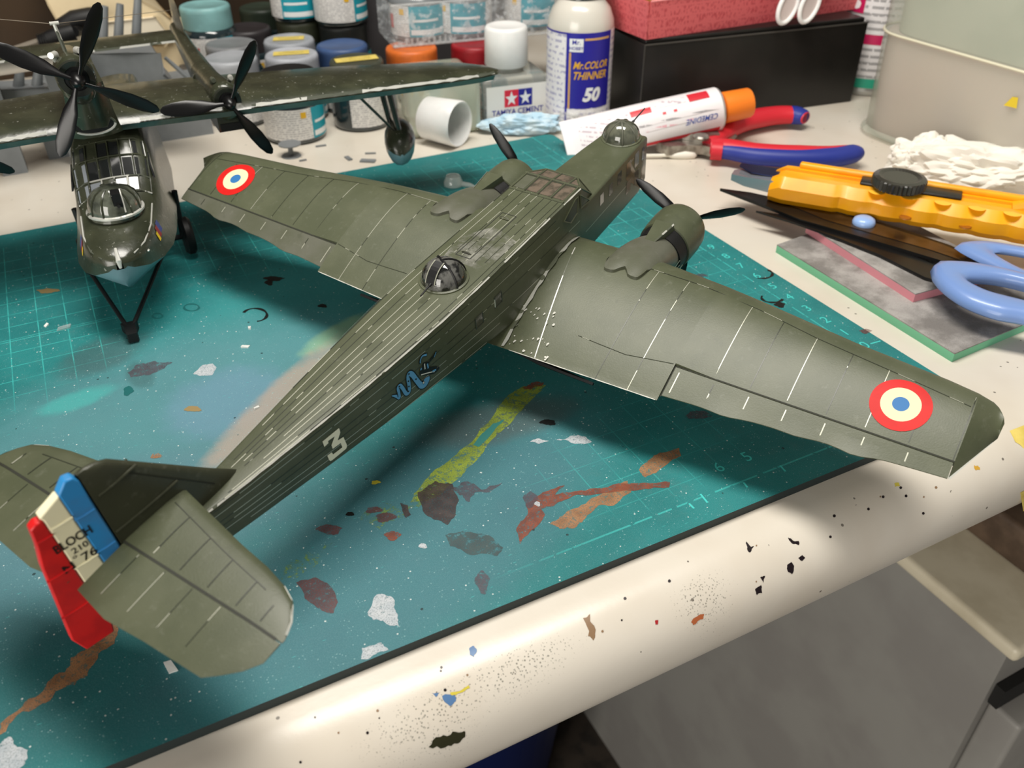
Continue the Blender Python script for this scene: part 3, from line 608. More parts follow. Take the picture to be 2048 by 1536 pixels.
# ---- wing
LE_T = [(0, 12.3), (3.7, 12.3), (6.45, 11.97), (8.55, 11.63), (10.75, 11.17), (13.7, 10.75), (14.5, 10.58), (14.9, 10.46), (15.1, 10.3), (15.25, 10.0), (15.3, 9.75)]
HINGE = 8.14
def te_(y):
    if y <= 6.65: return 6.85+.008*y
    if y <= 14.5: return 7.15+(y-6.65)*.065
    return 7.66+(y-14.5)*2.55
le_ = lambda y: interp(y, LE_T)
def nac(s): s = max(s, 0); return (.2969*math.sqrt(s)-.126*s-.3516*s*s+.2843*s**3-.1036*s**4)/.1
def wz(x, y, up=True):
    y = abs(y); L, T = le_(y), (te_(y) if y > 14.5 or y <= 6.65 else 7.15+(y-6.65)*.065); c = max(L-T, .05); s = min(max((L-x)/c, 0), 1)
    zl, zt = 1.76+.028*y, 1.08+.042*y; ch = zl+(zt-zl)*s
    k_ = 1.0 if y < 14.5 else max(0.05, math.sqrt(max(0, 1-((y-14.5)/.82)**2)))
    u = c*(.142-.0016*y)*k_; return ch+(u*nac(s) if up else -c*.05*nac(s)*k_)
def wring(y, s, xend=None, xstart=None):
    L, T = le_(y), te_(y); xe = T if xend is None else xend; xs_ = L if xstart is None else xstart; N = 16; up, lo = [], []
    for j in range(N+1):
        q = (1-math.cos(math.pi*j/N))/2; x = xs_+(xe-xs_)*q; up.append((x, s*y, wz(x, y)+(.006 if xend is None and j == N else 0))); lo.append((x, s*y, wz(x, y, False)))
    return up+lo[::-1]
for s in (-1, 1):
    ys1 = [0, 1.2, 2.5, 4, 5.3, 6.65]; ys2 = [6.65, 8, 9.5, 11, 12.5, 13.7, 14.5]; ys3 = [14.5, 14.7, 14.9, 15.05, 15.16, 15.24, 15.29]
    b = MB().loft([wring(y, s) for y in ys1], cap0=False); b.loft([wring(y, s, HINGE) for y in ys2]); b.loft([wring(y, s) for y in ys3])
    wing = obj('wing', b, m_olive, bomber, 40)
    # aileron with a slightly scalloped trailing edge
    rings = []
    for i, y in enumerate(np.linspace(6.68, 14.48, 27)):
        T = te_(y)+(-.10*math.exp(-((y-8.6)/.5)**2) - .14*math.exp(-((y-12.2)/.45)**2) - .06*math.exp(-((y-10.6)/.4)**2) if True else 0)
        r_ = []
        for x in (HINGE-.03, HINGE-.25, (HINGE+T)/2, T): r_.append((x, s*y, wz(x, y)-(.0 if x > T else .0)))
        r_[-1] = (T, s*y, wz(te_(y), y)+.012)
        r2 = [(T, s*y, wz(te_(y), y)-.012)]+[(x, s*y, wz(x, y, False)) for x in ((HINGE+T)/2, HINGE-.25, HINGE-.03)]
        rings.append(r_+r2)
    ail = obj('aileron', MB().loft(rings), m_olive2 if s > 0 else m_olive, bomber, 40)
    # ribs and panel lines
    b = MB(); bb_ = MB(); off = .008
    for i, y in enumerate((4.6, 5.68, 6.78, 7.86, 8.93, 10.02, 11.12, 12.18, 13.32)):
        x0 = interp(y, [(4, 11.2), (6, 11.2), (8, 10.95), (10, 10.5), (12.2, 10.15), (13.4, 9.85)])
        x1 = 6.9 if y < 6.6 else HINGE+.08
        pts = [(x, s*y, wz(x, y)+off) for x in np.linspace(x0, x1, 14)]
        (bb_ if i in (1, 3, 5, 7) else b).ribbon(pts, (0, 0, 1), .011)
        if y > 6.6:
            pts = [(x, s*(y+.08), wz(x, y)+off) for x in np.linspace(HINGE-.18, te_(y)+.12, 5)]; bb_.ribbon(pts, (0, 0, 1), .016)
    b.ribbon([(x, s*14.45, wz(x, 14.45)+off) for x in np.linspace(10.2, HINGE, 8)], (0, 0, 1), .012)
    b.ribbon([(interp(y, [(4, 11.25), (6, 11.25), (8, 11.0), (10, 10.55), (12.2, 10.2), (14.4, 9.85)]), s*y, wz(10.6, y)+off) for y in ()]+[(xx_, s*y, wz(xx_, y)+off) for y in np.linspace(4.2, 14.4, 22) for xx_ in (interp(y, [(4, 11.25), (6, 11.22), (8, 10.97), (10, 10.52), (12.2, 10.17), (14.4, 9.8)]),)], (0, 0, 1), .010)
    b.ribbon([(x, s*y, wz(x, y)+off) for x, y in ((8.0, 3.4), (7.95, 4.2), (7.9, 5.1), (8.02, 6.0), (8.1, 6.6))], (0, 0, 1), .010)
    obj('wing_rib_lines', b, m_line, wing, 0)['kind'] = 'stuff'; obj('wing_bright_lines', bb_, m_lineb, wing, 0)['kind'] = 'stuff'
    b = MB(); b.ribbon([(HINGE-.015, s*y, wz(HINGE-.015, y)+.010) for y in np.linspace(6.66, 14.5, 16)], (0, 0, 1), .030)
    b.ribbon([(x, s*6.665, wz(x, 6.665)+.010) for x in np.linspace(HINGE, 7.1, 6)], (0, 0, 1), .02)
    obj('aileron_gap', b, m_lined, wing, 0)
    # rubbed root fairing
    b = MB(); yy_ = lambda x: fw_(x)+.03
    b.ribbon([(x, s*(yy_(x)+.05), wz(x, 1.2)+.03) for x in np.linspace(12.0, 6.9, 24)], (0, -s*.5, 1), [.07+.07*math.sin(2.2*i)**2 for i in range(24)])
    b.ribbon([(x, s*y, wz(x, y)+.008) for x, y in zip(np.linspace(11.2, 6.9, 16), np.linspace(1.5, 2.45, 16))], (0, 0, 1), .014)
    obj('rubbed_root_edge', b, m_silver, wing, 0)
    rr_ = random.Random(5+s); b = MB()
    for i in range(34):
        x = rr_.uniform(6.95, 8.6); y = rr_.uniform(1.35, 2.9)-.25*(x-7); r_ = rr_.uniform(.015, .07)
        b.ngon([(x+r_*math.cos(a)*rr_.uniform(.8, 2.2), s*(y+r_*math.sin(a)*rr_.uniform(.3, .9)), wz(x, y)+.010) for a in (0, 1, 2, 3, 4, 5)])
    obj('paint_chips', b, m_silver, wing, 0)['kind'] = 'stuff'
    # tip edge rubbed to metal
    b = MB(); pts = [(te_(y)+.02, s*y, wz(te_(y), y)+.012) for y in np.linspace(14.5, 15.2, 8)]
    b.ribbon(pts, (0, s*.4, 1), [.05, .045, .035, .03, .025, .02, .02, .02]); obj('rubbed_tip_edge', b, m_silver, wing, 0)
    b = MB().ribbon([(te_(y)-.005, s*y, wz(te_(y), y)+.016) for y in np.linspace(1.5, 6.6, 20)], (0, 0, 1), [.008+.012*abs(math.sin(2*i)) for i in range(20)]); obj('rubbed_trailing_edge', b, m_silver, wing, 0)
    # roundel: red, cream and blue discs following the wing
    cx_, cy_ = 9.19, 12.78
    rd = None
    for r0, r1, mt, nm in ((.52, .80, m_red, 'roundel_red'), (.22, .52, m_crm, 'roundel_cream'), (0.001, .22, m_blu, 'roundel_blue')):
        b = MB(); rings = []
        for r_ in np.linspace(r0, r1, 4): rings.append([(cx_+r_*math.cos(a), s*(cy_+r_*math.sin(a)), wz(cx_+r_*math.cos(a), cy_+r_*math.sin(a))+.012) for a in [2*math.pi*j/40 for j in range(40)]])
        b.loft(rings, True, False, False); o_ = obj(nm, b, mt, wing, 60)
    # black slot below the flap beside the fuselage
    obj('flap_gap', MB().tube([(7.0, s*1.6, 1.02), (6.95, s*2.6, 1.03), (6.8, s*4.6, 1.14)], [.03, .10, .05], 6), m_blackp, wing)
# ---- nacelles, cowlings, propellers, wheels
def cowl_parts(s):
    cy, cz = 3.54, 1.32
    rings = []; N = 25
    for t in np.linspace(0, 1, 12):
        ring = []
        for j in range(N):
            th = math.radians(-115+230*j/(N-1)); fr = np.array((13.5, cy+.82*math.sin(th), cz+.80*math.cos(th)))
            ya = .72*math.sin(max(-1.5, min(1.5, th)))
            xr = 10.55+.34*math.exp(-(math.degrees(th)/14)**2)+.9*max(0, (abs(math.degrees(th))-55)/60)
            zr = wz(xr, cy+ya)+.10-(.45 if abs(th) > 1.6 else 0)
            re = np.array((xr, cy+ya, zr))
            p = fr*(1-t)+re*t; p = p+np.array((0, .12*math.sin(th), .20*max(0, math.cos(th))+.10*abs(math.sin(2*th))))*math.sin(math.pi*t)**.8
            ring.append((p[0], s*p[1], p[2]))
        rings.append(ring)
    rings.append([(p[0]-.02, p[1], p[2]-.2) for p in rings[-1]])
    na = obj('nacelle', MB().loft(rings, False, False, False), m_olive2, bomber, 50)
    b = MB()
    for j in (0, 1, 2, 3): b.ribbon([(13.7, s*(cy+.88), 1.45-.2*j), (12.6, s*(cy+.90), 1.40-.2*j)], (0, s, .1), .018)
    obj('louvre_lines', b, m_lineb, na, 0)
    # air scoop on top
    P = lambda x, y, z: (x, s*y, z)
    b = MB().hexa([P(14.0, 3.18, 2.02), P(12.0, 3.46, 2.1), P(12.0, 3.62, 2.1), P(14.0, 3.90, 2.02), P(13.9, 3.20, 2.44), P(12.0, 3.46, 2.40), P(12.0, 3.62, 2.40), P(13.9, 3.88, 2.44)])
    sc = obj('air_scoop', b, m_olive, na, 30)
    obj('scoop_mouth', MB().hexa([P(13.96, 3.26, 2.06), P(13.90, 3.26, 2.06), P(13.90, 3.82, 2.06), P(13.96, 3.82, 2.06), P(13.92, 3.28, 2.34), P(13.88, 3.28, 2.34), P(13.88, 3.80, 2.34), P(13.92, 3.80, 2.34)]), m_blackm, sc, 0)
    obj('rubbed_scoop_edge', MB().ribbon([P(13.9, 3.88, 2.45), P(12.0, 3.62, 2.41)], (0, s, 1), .03), m_silver, sc, 0)
    obj('engine_gap', MB().lathe([(.55, 13.3), (.90, 13.4), (.92, 13.95), (.5, 14.0)], 32, (0, s*cy, cz), 'x'), m_blackm, bomber)
    cw = obj('cowling', MB().lathe([(.90, 13.98), (.965, 14.0), (.99, 14.3), (1.0, 14.9), (.97, 15.3), (.90, 15.52), (.80, 15.60), (.72, 15.56), (.70, 15.3)], 48, (0, s*cy, cz), 'x', False, False), m_olive, bomber, 60)
    obj('engine_face', MB().lathe([(.1, 15.2), (.74, 15.15), (.74, 15.0), (.1, 15.0)], 32, (0, s*cy, cz), 'x'), m_blackm, cw)
    for j in range(9): a = 2*math.pi*j/9; obj('cylinder_head', MB().tube([(15.2, s*cy+.25*math.cos(a), cz+.25*math.sin(a)), (15.22, s*cy+.66*math.cos(a), cz+.66*math.sin(a))], .11, 8), m_blackm, cw)
    pr = obj('propeller_hub', MB().lathe([(.05, 15.2), (.16, 15.3), (.18, 15.75), (.22, 15.8), (.2, 16.0), (.1, 16.12), (.02, 16.16)], 20, (0, s*cy, cz), 'x'), m_blackp, bomber)
    for a in ((math.radians(152), math.radians(29), math.radians(-92)) if s < 0 else (math.radians(52), math.radians(172), math.radians(-68))):
        # blade angle measured in the y-z plane (y to the left)
        d = np.array((0, -math.cos(math.pi-a) if False else math.cos(a)*-1, math.sin(a))); 
        d = np.array((0, math.cos(a), math.sin(a))); e = np.array((0, -math.sin(a), math.cos(a))); rings = []
        for r_, w_, tw, th_ in ((.15, .06, .9, .05), (.4, .09, .8, .045), (.8, .19, .6, .035), (1.3, .23, .45, .028), (1.9, .20, .35, .022), (2.25, .13, .3, .018), (2.4, .04, .3, .01)):
            c_ = np.array((15.9, s*cy, cz))+d*r_; u_ = e*math.cos(tw)+np.array((1, 0, 0))*math.sin(tw); v_ = np.cross(d, u_)
            rings.append([c_+u_*w_*math.cos(q)+v_*th_*math.sin(q) for q in [2*math.pi*j/10 for j in range(10)]])
        obj('propeller_blade', MB().loft(rings), m_blackp, pr, 60)
    # main wheel on the mat
    zc = -(0.156228*12.9+0.036577*s*cy)/0.987044+.83
    wh = obj('wheel', MB().lathe([(.25, -.2), (.62, -.22), (.78, -.12), (.80, 0), (.78, .12), (.62, .22), (.25, .2)], 28, (12.9, s*cy, zc), 'y'), m_blackm, bomber)
    for dy in (-.32, .32): obj('wheel_strut', MB().tube([(12.9, s*cy+dy, zc), (12.95, s*cy+dy, .9)], .07, 8), m_olivedk, bomber)
    obj('wheel_axle', MB().tube([(12.9, s*cy-.36, zc), (12.9, s*cy+.36, zc)], .07, 8), m_olivedk, bomber)
cowl_parts(-1); cowl_parts(1)
# ---- tail
TL = [(0, -3.92), (.2, -3.97), (2.3, -4.38), (3.6, -4.58), (4.2, -4.85), (4.5, -5.2), (4.66, -5.6)]
TT = [(0, -6.87), (.15, -6.9), (1.2, -7.06), (2.3, -6.98), (3.81, -6.93), (4.3, -6.55), (4.6, -6.2), (4.66, -5.95)]
THI = -5.63; ZTP = 4.93
def tz(x, y, up=1):
    L, T = interp(y, TL), interp(y, TT); c = max(L-T, .1); q = min(max((L-x)/c, 0), 1); k_ = 1 if y < 3.8 else max(.15, math.sqrt(max(0, 1-((y-3.8)/.9)**2)))
    return ZTP+up*c*.05*nac(q)*k_
for s in (-1, 1):
    def tring(y, xa, xb, N=8):
        xs_ = [xa+(xb-xa)*(1-math.cos(math.pi*j/N))/2 for j in range(N+1)]
        return [(x, s*y, tz(x, y)+.004) for x in xs_]+[(x, s*y, tz(x, y, -1)-.004) for x in xs_[::-1]]
    ys = [.05, .2, 1.2, 2.3, 3.2, 3.8, 4.2, 4.4, 4.55, 4.64]
    tp = obj('tailplane', MB().loft([tring(y, interp(y, TL), THI) for y in ys]), m_olive, bomber, 40)
    el = obj('elevator', MB().loft([tring(y, THI-.03, interp(y, TT)) for y in [.16, .6, 1.2, 1.8, 2.3, 3.0, 3.81, 4.1, 4.4, 4.62]]), m_olive, bomber, 40)
    obj('elevator_gap', MB().ribbon([(THI-.015, s*y, tz(THI, y)+.008) for y in np.linspace(.1, 4.5, 14)], (0, 0, 1), .03), m_lined, tp, 0)
    b = MB()
    for i, y in enumerate((.95, 1.75, 2.55, 3.35, 4.0)):
        b.ribbon([(x, s*(y+.05*(THI-x)), tz(x, y)+.012) for x in np.linspace(interp(y, TL)-.38, THI+.1, 6)], (0, 0, 1), .016)
        b.ribbon([(x, s*(y-.25), tz(x, y)+.012) for x in np.linspace(THI-.08, interp(y, TT)+.3, 6)], (0, 0, 1), .010)
    b.ribbon([(interp(y, TL)-.38, s*y, tz(interp(y, TL)-.38, y)+.012) for y in np.linspace(.3, 3.6, 10)], (0, 0, 1), .010)
    obj('tailplane_rib_lines', b, m_line, tp, 0)['kind'] = 'stuff'
    obj('rubbed_tip_edge', MB().ribbon([(interp(y, TL)-.02, s*y, tz(interp(y, TL), y)+.02) for y in np.linspace(3.8, 4.6, 8)], (0, s, 1), .025), m_silver, tp, 0)
    obj('tailplane_strut', MB().tube([(-5.0, s*.35, 3.2), (-5.1, s*2.3, 4.8)], .05, 8), m_olivedk, bomber)
# fin
FL = [(4.0, -2.45), (4.26, -2.68), (4.78, -3.15), (6.17, -4.32), (7.0, -5.02), (7.18, -5.3), (7.22, -5.5)]
rings = []
for z in (4.0, 4.3, 4.8, 5.5, 6.2, 6.7, 7.0, 7.15, 7.22):
    L = interp(z, FL); T = -5.70; c = max(L-T, .1); k_ = 1 if z < 6.6 else math.sqrt(max(.02, 1-((z-6.6)/.66)**2)); N = 10; A_, B_ = [], []
    for j in range(N+1):
        q = (1-math.cos(math.pi*j/N))/2; x = L-c*q; h = .15*k_*min(1, nac(q*.55)+.02); A_.append((x, h, z)); B_.append((x, -h, z))
    rings.append(A_+B_[::-1])
fin = obj('tail_fin', MB().loft(rings), m_olivedk, bomber, 40)
for x0, z0, x1, z1 in ((-4.65, 6.52, -5.59, 6.52), (-4.03, 5.36, -5.67, 5.42)):
    for q in (-1, 1): obj('fin_rib', MB().tube([(x0, q*.145, z0), ((x0+x1)/2, q*.155, (z0+z1)/2), (x1, q*.135, z1)], .03, 6), m_olivedk, fin)
obj('fin_groove', MB().ribbon([(-4.87, -.15, 6.5), (-4.1, -.165, 5.5), (-3.28, -.12, 4.42)], (0, -1, 0), .018), m_lined, fin, 0)
# rudder in blue, cream and red bands, swung a little to the left
RD = math.radians(14); RH = -5.71; rsn, rcs = math.sin(RD), math.cos(RD)
def RZ(px, py):
    o, d = lray(px, py); nn = np.array((rsn, rcs, 0)); t = (nn@(np.array((RH, 0, 0))-o))/(nn@d); p = o+t*d
    return ((RH-p[0])/rcs, p[2])
rpt = lambda r_, z, off=0.0: (RH-r_*rcs+rsn*off, r_*rsn+rcs*off, z)
def band(poly, mat, nm, th=.12):
    n_ = len(poly); b = MB(); b.add([rpt(p[0], p[1], -th) for p in poly]+[rpt(p[0], p[1], th) for p in poly], [tuple(range(n_)), tuple(range(n_, 2*n_))]+[(j, (j+1) % n_, n_+(j+1) % n_, n_+j) for j in range(n_)])
    o_ = obj(nm, b, mat, bomber, 30); md = o_.modifiers.new('round', 'BEVEL'); md.width = .035; md.segments = 2; return o_
r_blue = M('tricolour blue', (44, 136, 200), 0.4, col2=(58, 128, 186), nscale=1.5); r_red = M('tricolour red', (216, 30, 30), 0.4, col2=(196, 26, 28), nscale=1.5); r_crm = M('tricolour cream', (238, 232, 196), 0.45)
rb1, rb2 = RZ(112, 986), RZ(202, 1117); rc1, rc2 = RZ(82, 1036), RZ(160, 1153)
stripe_b = band([(.0, RZ(160, 953)[1]), (.0, 3.3), (rb2[0], 3.24), rb2, rb1, RZ(124, 957), RZ(141, 950)], r_blue, 'rudder_stripe')
stripe_c = band([rb1, rb2, (rb2[0], 3.24), (rc2[0], 3.15), rc2, rc1, RZ(73, 1032)], r_crm, 'rudder_stripe')
stripe_r = band([rc1, rc2, (rc2[0], 3.14), RZ(225, 1256), RZ(170, 1293), RZ(140, 1275), RZ(105, 1190), RZ(80, 1130), RZ(70, 1090), RZ(56, 1056), RZ(66, 1043)], r_red, 'rudder_stripe')
for z, par, r0_, r1_, mt in ((6.30, stripe_b, .03, rb1[0], r_blue), (5.2, stripe_b, .03, rb2[0], r_blue), (6.42, stripe_c, rb1[0], rc1[0], r_crm), (5.15, stripe_c, rb2[0], rc2[0], r_crm), (6.3, stripe_r, rc1[0], RZ(70, 1090)[0]-.05, r_red), (5.25, stripe_r, rc2[0], RZ(100, 1180)[0]-.05, r_red), (4.1, stripe_r, rc2[0], RZ(132, 1255)[0]-.05, r_red)):
    obj('rudder_rib', MB().tube([rpt(r0_, z, -.12), rpt((r0_+r1_)/2, z-.01, -.125), rpt(r1_, z, -.115)], .025, 6), mt, par)
def rtext(b, st, px, py, size, **kw):
    r0_, z0_ = RZ(px, py); addtext(b, st, lambda X, Y: rpt(r0_-X, z0_+Y, -.128), size, **kw)
b = MB(); rtext(b, 'BLOCH', 141, 1073, .33, sx=.72, bold=.018); rtext(b, '210', 155, 1088, .24, sx=.95, bold=.008); rtext(b, 'N', 133, 1129, .32, bold=.02); rtext(b, '\u00b0', 148, 1112, .30); rtext(b, '76', 174, 1101, .34, sx=.95, bold=.008)
obj('rudder_lettering', b, M('black decal ink', (20, 16, 16), .5), stripe_c, 0)
# number 3 and the snake badge on the flank
def flank(px, py, off=.014):
    y = -.8
    for _ in range(4): p = LY(px, py, y); y = -(fw_(p[0])+off)
    return LY(px, py, y)
pl3 = [(620+a_/9.52, 840+c_/9.52) for a_, c_ in ((237, 410), (548, 155), (560, 170), (577, 235), (527, 390), (637, 322), (700, 470), (703, 510), (690, 545), (430, 760), (395, 782), (365, 765), (330, 680), (415, 615), (440, 655), (615, 520), (585, 440), (432, 550), (408, 480), (470, 310), (345, 400), (352, 440), (275, 512))]
b = MB().ngon([flank(*p) for p in pl3]); obj('number_three', b, M('cream decal', (242, 240, 214), .5), bomber, 0, tri=True)
m_sb = M('snake blue decal', (92, 156, 200), .45); m_sk = M('snake black decal', (8, 12, 14), .45); m_sw = M('snake white decal', (222, 226, 216), .45)
S7 = lambda x, y: (760+x/10.97, 680+y/10.97)
def srib(pts, w, mat, off, par): 
    P_ = smooth_line([np.array(S7(*p)) for p in pts], 5); ww = [interp(i/(len(P_)-1), w) if hasattr(w, '__len__') else w for i in range(len(P_))]
    return obj('badge_piece', MB().ribbon([flank(p[0], p[1], off) for p in P_], (0, -1, 0), ww), mat, par, 0)
body_ = [(260, 1225), (360, 1235), (430, 1270), (415, 1150), (395, 1050), (440, 1000), (500, 1060), (570, 1170), (640, 1140), (640, 1000), (615, 820), (640, 740), (710, 760), (800, 880), (900, 990), (985, 960), (1030, 860), (1040, 810)]
badge = srib(body_, [(0, .03), (.06, .075), (.5, .10), (.8, .12), (.93, .19), (1, .12)], m_sk, .012, bomber); badge.name = 'snake_badge'
srib(body_, [(0, .01), (.06, .045), (.5, .065), (.8, .085), (.93, .15), (1, .09)], m_sb, .016, badge)
for hp, w in (([(880, 680), (960, 680), (1070, 660), (1240, 640)], .09), ([(890, 750), (1010, 740), (1200, 700), (1300, 600)], .05)): srib(hp, w, m_sk, .018, badge)
srib([(930, 590), (1000, 570), (1070, 560)], .12, m_sk, .018, badge); srib([(900, 620), (905, 660)], .035, m_sb, .022, badge); srib([(975, 520), (990, 640)], .022, m_sw, .022, badge); srib([(1040, 520), (1060, 620)], .03, m_sb, .022, badge)
srib([(900, 765), (1080, 715), (1200, 690)], .016, m_sw, .024, badge); srib([(1150, 690), (1230, 650)], .03, m_sb, .024, badge)
srib([(885, 520), (885, 440), (930, 350), (1030, 325)], [(0, .05), (.7, .05), (1, .06)], m_sk, .018, badge); srib([(885, 510), (888, 440), (935, 350), (1025, 325)], [(0, .02), (.7, .025), (1, .035)], m_sb, .022, badge)
srib([(1090, 470), (1180, 350), (1240, 240)], [(0, .03), (.6, .06), (1, .02)], m_sk, .018, badge); srib([(1190, 380), (1230, 260)], .015, m_sb, .022, badge)
for ex, ey in ((635, 745), (625, 905), (635, 1020), (625, 1125), (425, 1020), (790, 860)): srib([(ex-16, ey), (ex+16, ey)], .022, m_sk, .020, badge)
srib([(940, 960), (975, 905)], .05, m_sk, .021, badge); srib([(945, 955), (970, 915)], .028, m_sw, .024, badge)
# tail wheel
zc = (0.156228*5.0)/0.987044+.33
obj('tail_wheel', MB().lathe([(.08, -.08), (.27, -.08), (.30, 0), (.27, .08), (.08, .08)], 20, (-5.0, 0, zc), 'y'), m_blackm, bomber)
obj('tail_strut', MB().tube([(-5.0, 0, zc), (-4.8, 0, 3.2)], .07, 8), m_olivedk, bomber)
# ================================================================== the flying boat model behind
k = NT('glossy dark green model paint'); f = k.ramp(k.noise(0.8, 5), 0.35, 0.7); base = k.mix(f, lin((46, 50, 37)), lin((62, 65, 49)))
base = k.mix(k.math('MULTIPLY', k.math('GREATER_THAN', k.noise(5.0, 6, 0.75), 0.64), 0.7), base, lin((170, 170, 160)))
k.t.links.new(base, k.p.inputs['Base Color']); k.p.inputs['Roughness'].default_value = 0.28; k.p.inputs['Coat Weight'].default_value = .35; k.p.inputs['Coat Roughness'].default_value = .15
k.bump(k.noise(3.0, 5), 0.25, 0.0006); m_sg = k.m
m_sgdk = M('black green model paint', (40, 44, 38), 0.2, coat=.6)
m_under = M('pale blue grey underside', (112, 142, 150), 0.35, coat=.3)
m_wunder = M('grey green wing edge', (52, 74, 72), 0.2, col2=(74, 90, 84), nscale=1.0, coat=.6)
m_clear = M('clear green cockpit glass', (92, 96, 84), 0.07, col2=(48, 52, 44), nscale=1.5, coat=1.0)
m_cpane = M('dark cockpit pane', (34, 36, 36), 0.06, coat=1.0); m_cpane2 = M('bright cockpit pane', (136, 142, 148), 0.10, coat=1.0)
m_chip = silverline('chipped silver edge', 0.47, dark=(80, 84, 72), light=(214, 214, 206))
boat = wthing('model_flying_boat', 'glossy dark green twin-boom flying boat model with black propellers, nose towards the camera', 'model aircraft', (4.7, 3.0, 0.0))
cxl = lambda y: 4.4+.155*(y+2)
HS = [(-2.05, .12, 3.12, .10, 2.98, 2.75), (-1.9, .45, 3.25, .45, 2.75, 2.25), (-1.5, .85, 3.42, .95, 2.55, 1.85), (-.7, 1.15, 3.62, 1.40, 2.38, 1.42), (.4, 1.28, 3.82, 1.72, 2.28, 1.15), (1.5, 1.33, 4.15, 1.85, 2.3, 1.02), (2.0, 1.36, 4.55, 1.88, 2.32, 1.0), (2.7, 1.38, 5.25, 1.9, 2.35, .98), (3.4, 1.34, 5.75, 1.9, 2.4, .98), (4.5, 1.3, 6.05, 1.88, 2.4, 1.0), (8, 1.2, 6.1, 1.75, 2.5, 1.05), (12, .9, 5.8, 1.3, 2.7, 1.4), (14, .5, 5.3, .7, 3.0, 2.2)]
rt_, rb_ = [], []
for y, wt, zt, wc, zc, zk in HS:
    c = cxl(y); mid = (wt*.6+wc*.4, zt*.45+zc*.55)
    rt_.append([(c+wc, y, zc), (c+mid[0], y, mid[1]), (c+wt, y, zt-.28), (c+wt*.86, y, zt-.07), (c+wt*.45, y, zt), (c, y, zt+.03), (c-wt*.45, y, zt), (c-wt*.86, y, zt-.07), (c-wt, y, zt-.28), (c-mid[0], y, mid[1]), (c-wc, y, zc)])
    rb_.append([(c+wc, y, zc), (c+wc*.45, y, zc*.45+zk*.55), (c, y, zk), (c-wc*.45, y, zc*.45+zk*.55), (c-wc, y, zc)])
hull = obj('hull', MB().loft(rt_, False, True, True), m_sg, boat, 50)
obj('hull_bottom', MB().loft(rb_, False, True, True), m_under, boat, 40)
def hpt(y, f, off=.01):          # point on the upper hull: f = 0 centre .. 1 sheer (right positive)
    for i in range(len(HS)-1):
        if HS[i][0] <= y <= HS[i+1][0]:
            t = (y-HS[i][0])/(HS[i+1][0]-HS[i][0]); wt = HS[i][1]*(1-t)+HS[i+1][1]*t; zt = HS[i][2]*(1-t)+HS[i+1][2]*t; break
    a = abs(f); z = zt+.03-(.03*(a/.45) if a < .45 else .03+.07*(a-.45)/.41 if a < .86 else .10+.21*(a-.86)/.14)
    return np.array((cxl(y)+f*wt, y, z+off))
# cockpit glazing
nrm = np.array((0, -.72, .69))
for y0, y1, fs, mats in ((1.62, 2.02, (-.98, -.62, -.28, .06, .40, .70, .98), (m_cpane2, m_cpane2, m_sg, m_cpane, m_cpane, m_sg)), (2.12, 2.62, (-.98, -.6, -.3, 0, .3, .62, .98), (m_cpane2, m_cpane, m_cpane, m_cpane, m_cpane, m_cpane)), (2.74, 3.2, (-.95, -.6, -.3, 0, .3, .62, .95), (m_cpane, m_sg, m_cpane, m_cpane, m_sg, m_cpane))):
    for i in range(6):
        if mats[i] is m_sg: continue
        a, c_ = fs[i]+.035, fs[i+1]-.035
        q = [hpt(y0, a, .0), hpt(y0, c_, .0), hpt(y1, c_, .0), hpt(y1, a, .0)]; b = MB().hexa([p-nrm*.02 for p in q]+[p+nrm*.025 for p in q]); obj('cockpit_pane', b, mats[i], boat, 0)
    for f_ in fs: obj('cockpit_bar', MB().tube([hpt(y0-.06, f_, .03), hpt(y1+.06, f_, .03)], .03, 6), m_chip if f_ in (.06, -.28, .40) else m_sg, boat)
for yy in (1.56, 2.07, 2.68, 3.26): obj('cockpit_bar', MB().tube([hpt(yy, f_, .03) for f_ in np.linspace(-.98, .98, 9)], .035, 6), m_chip if yy < 2.5 else m_sg, boat)
for s in (-1, 1):
    q = [(cxl(2.2)+s*1.50, 2.2, 4.35), (cxl(3.0)+s*1.44, 3.0, 4.5), (cxl(3.0)+s*1.40, 3.0, 5.1), (cxl(2.5)+s*1.42, 2.5, 4.85)]
    obj('cockpit_side_pane', MB().hexa([(p[0]-s*.05, p[1], p[2]) for p in q]+[(p[0]+s*.02, p[1], p[2]) for p in q]), m_cpane, boat, 0)
# bow gun turret
tc = (cxl(.75), .75, 3.92)
tur = obj('bow_turret', MB().lathe([(.95, -.15), (.95, .12), (.92, .35), (.82, .6), (.62, .8), (.35, .9), (.05, .93)], 32, tc), m_clear, boat, 60)
obj('turret_slot', MB().box((tc[0]+.12, tc[1]-.62, tc[2]+.55), (.30, .5, .75)), m_blackm, tur, 0)
obj('turret_gun', MB().tube([(tc[0]+.12, tc[1]-.8, tc[2]+.45), (tc[0]+.12, tc[1]-1.0, tc[2]+.5)], .06, 8), m_blackm, tur)
for sx in (-.06, .30): obj('turret_slot_edge', MB().tube([(tc[0]+sx, tc[1]-.90, tc[2]+.2), (tc[0]+sx, tc[1]-.8, tc[2]+.65), (tc[0]+sx, tc[1]-.45, tc[2]+.92)], .03, 6), m_chip, tur)
for az in (-2.6, -2.1, -1.0, -.5, .2, 1.2, 2.0): obj('turret_frame', MB().tube([(tc[0]+r_*math.cos(az), tc[1]+r_*math.sin(az), tc[2]+h) for r_, h in ((.96, .1), (.93, .36), (.83, .61), (.63, .81), (.36, .91))], .035, 6), m_sg, tur)
obj('turret_ring', MB().lathe([(.94, -.02), (1.03, 0), (1.03, .07), (.95, .1)], 32, tc, cap0=False, cap1=False), m_chip, tur)
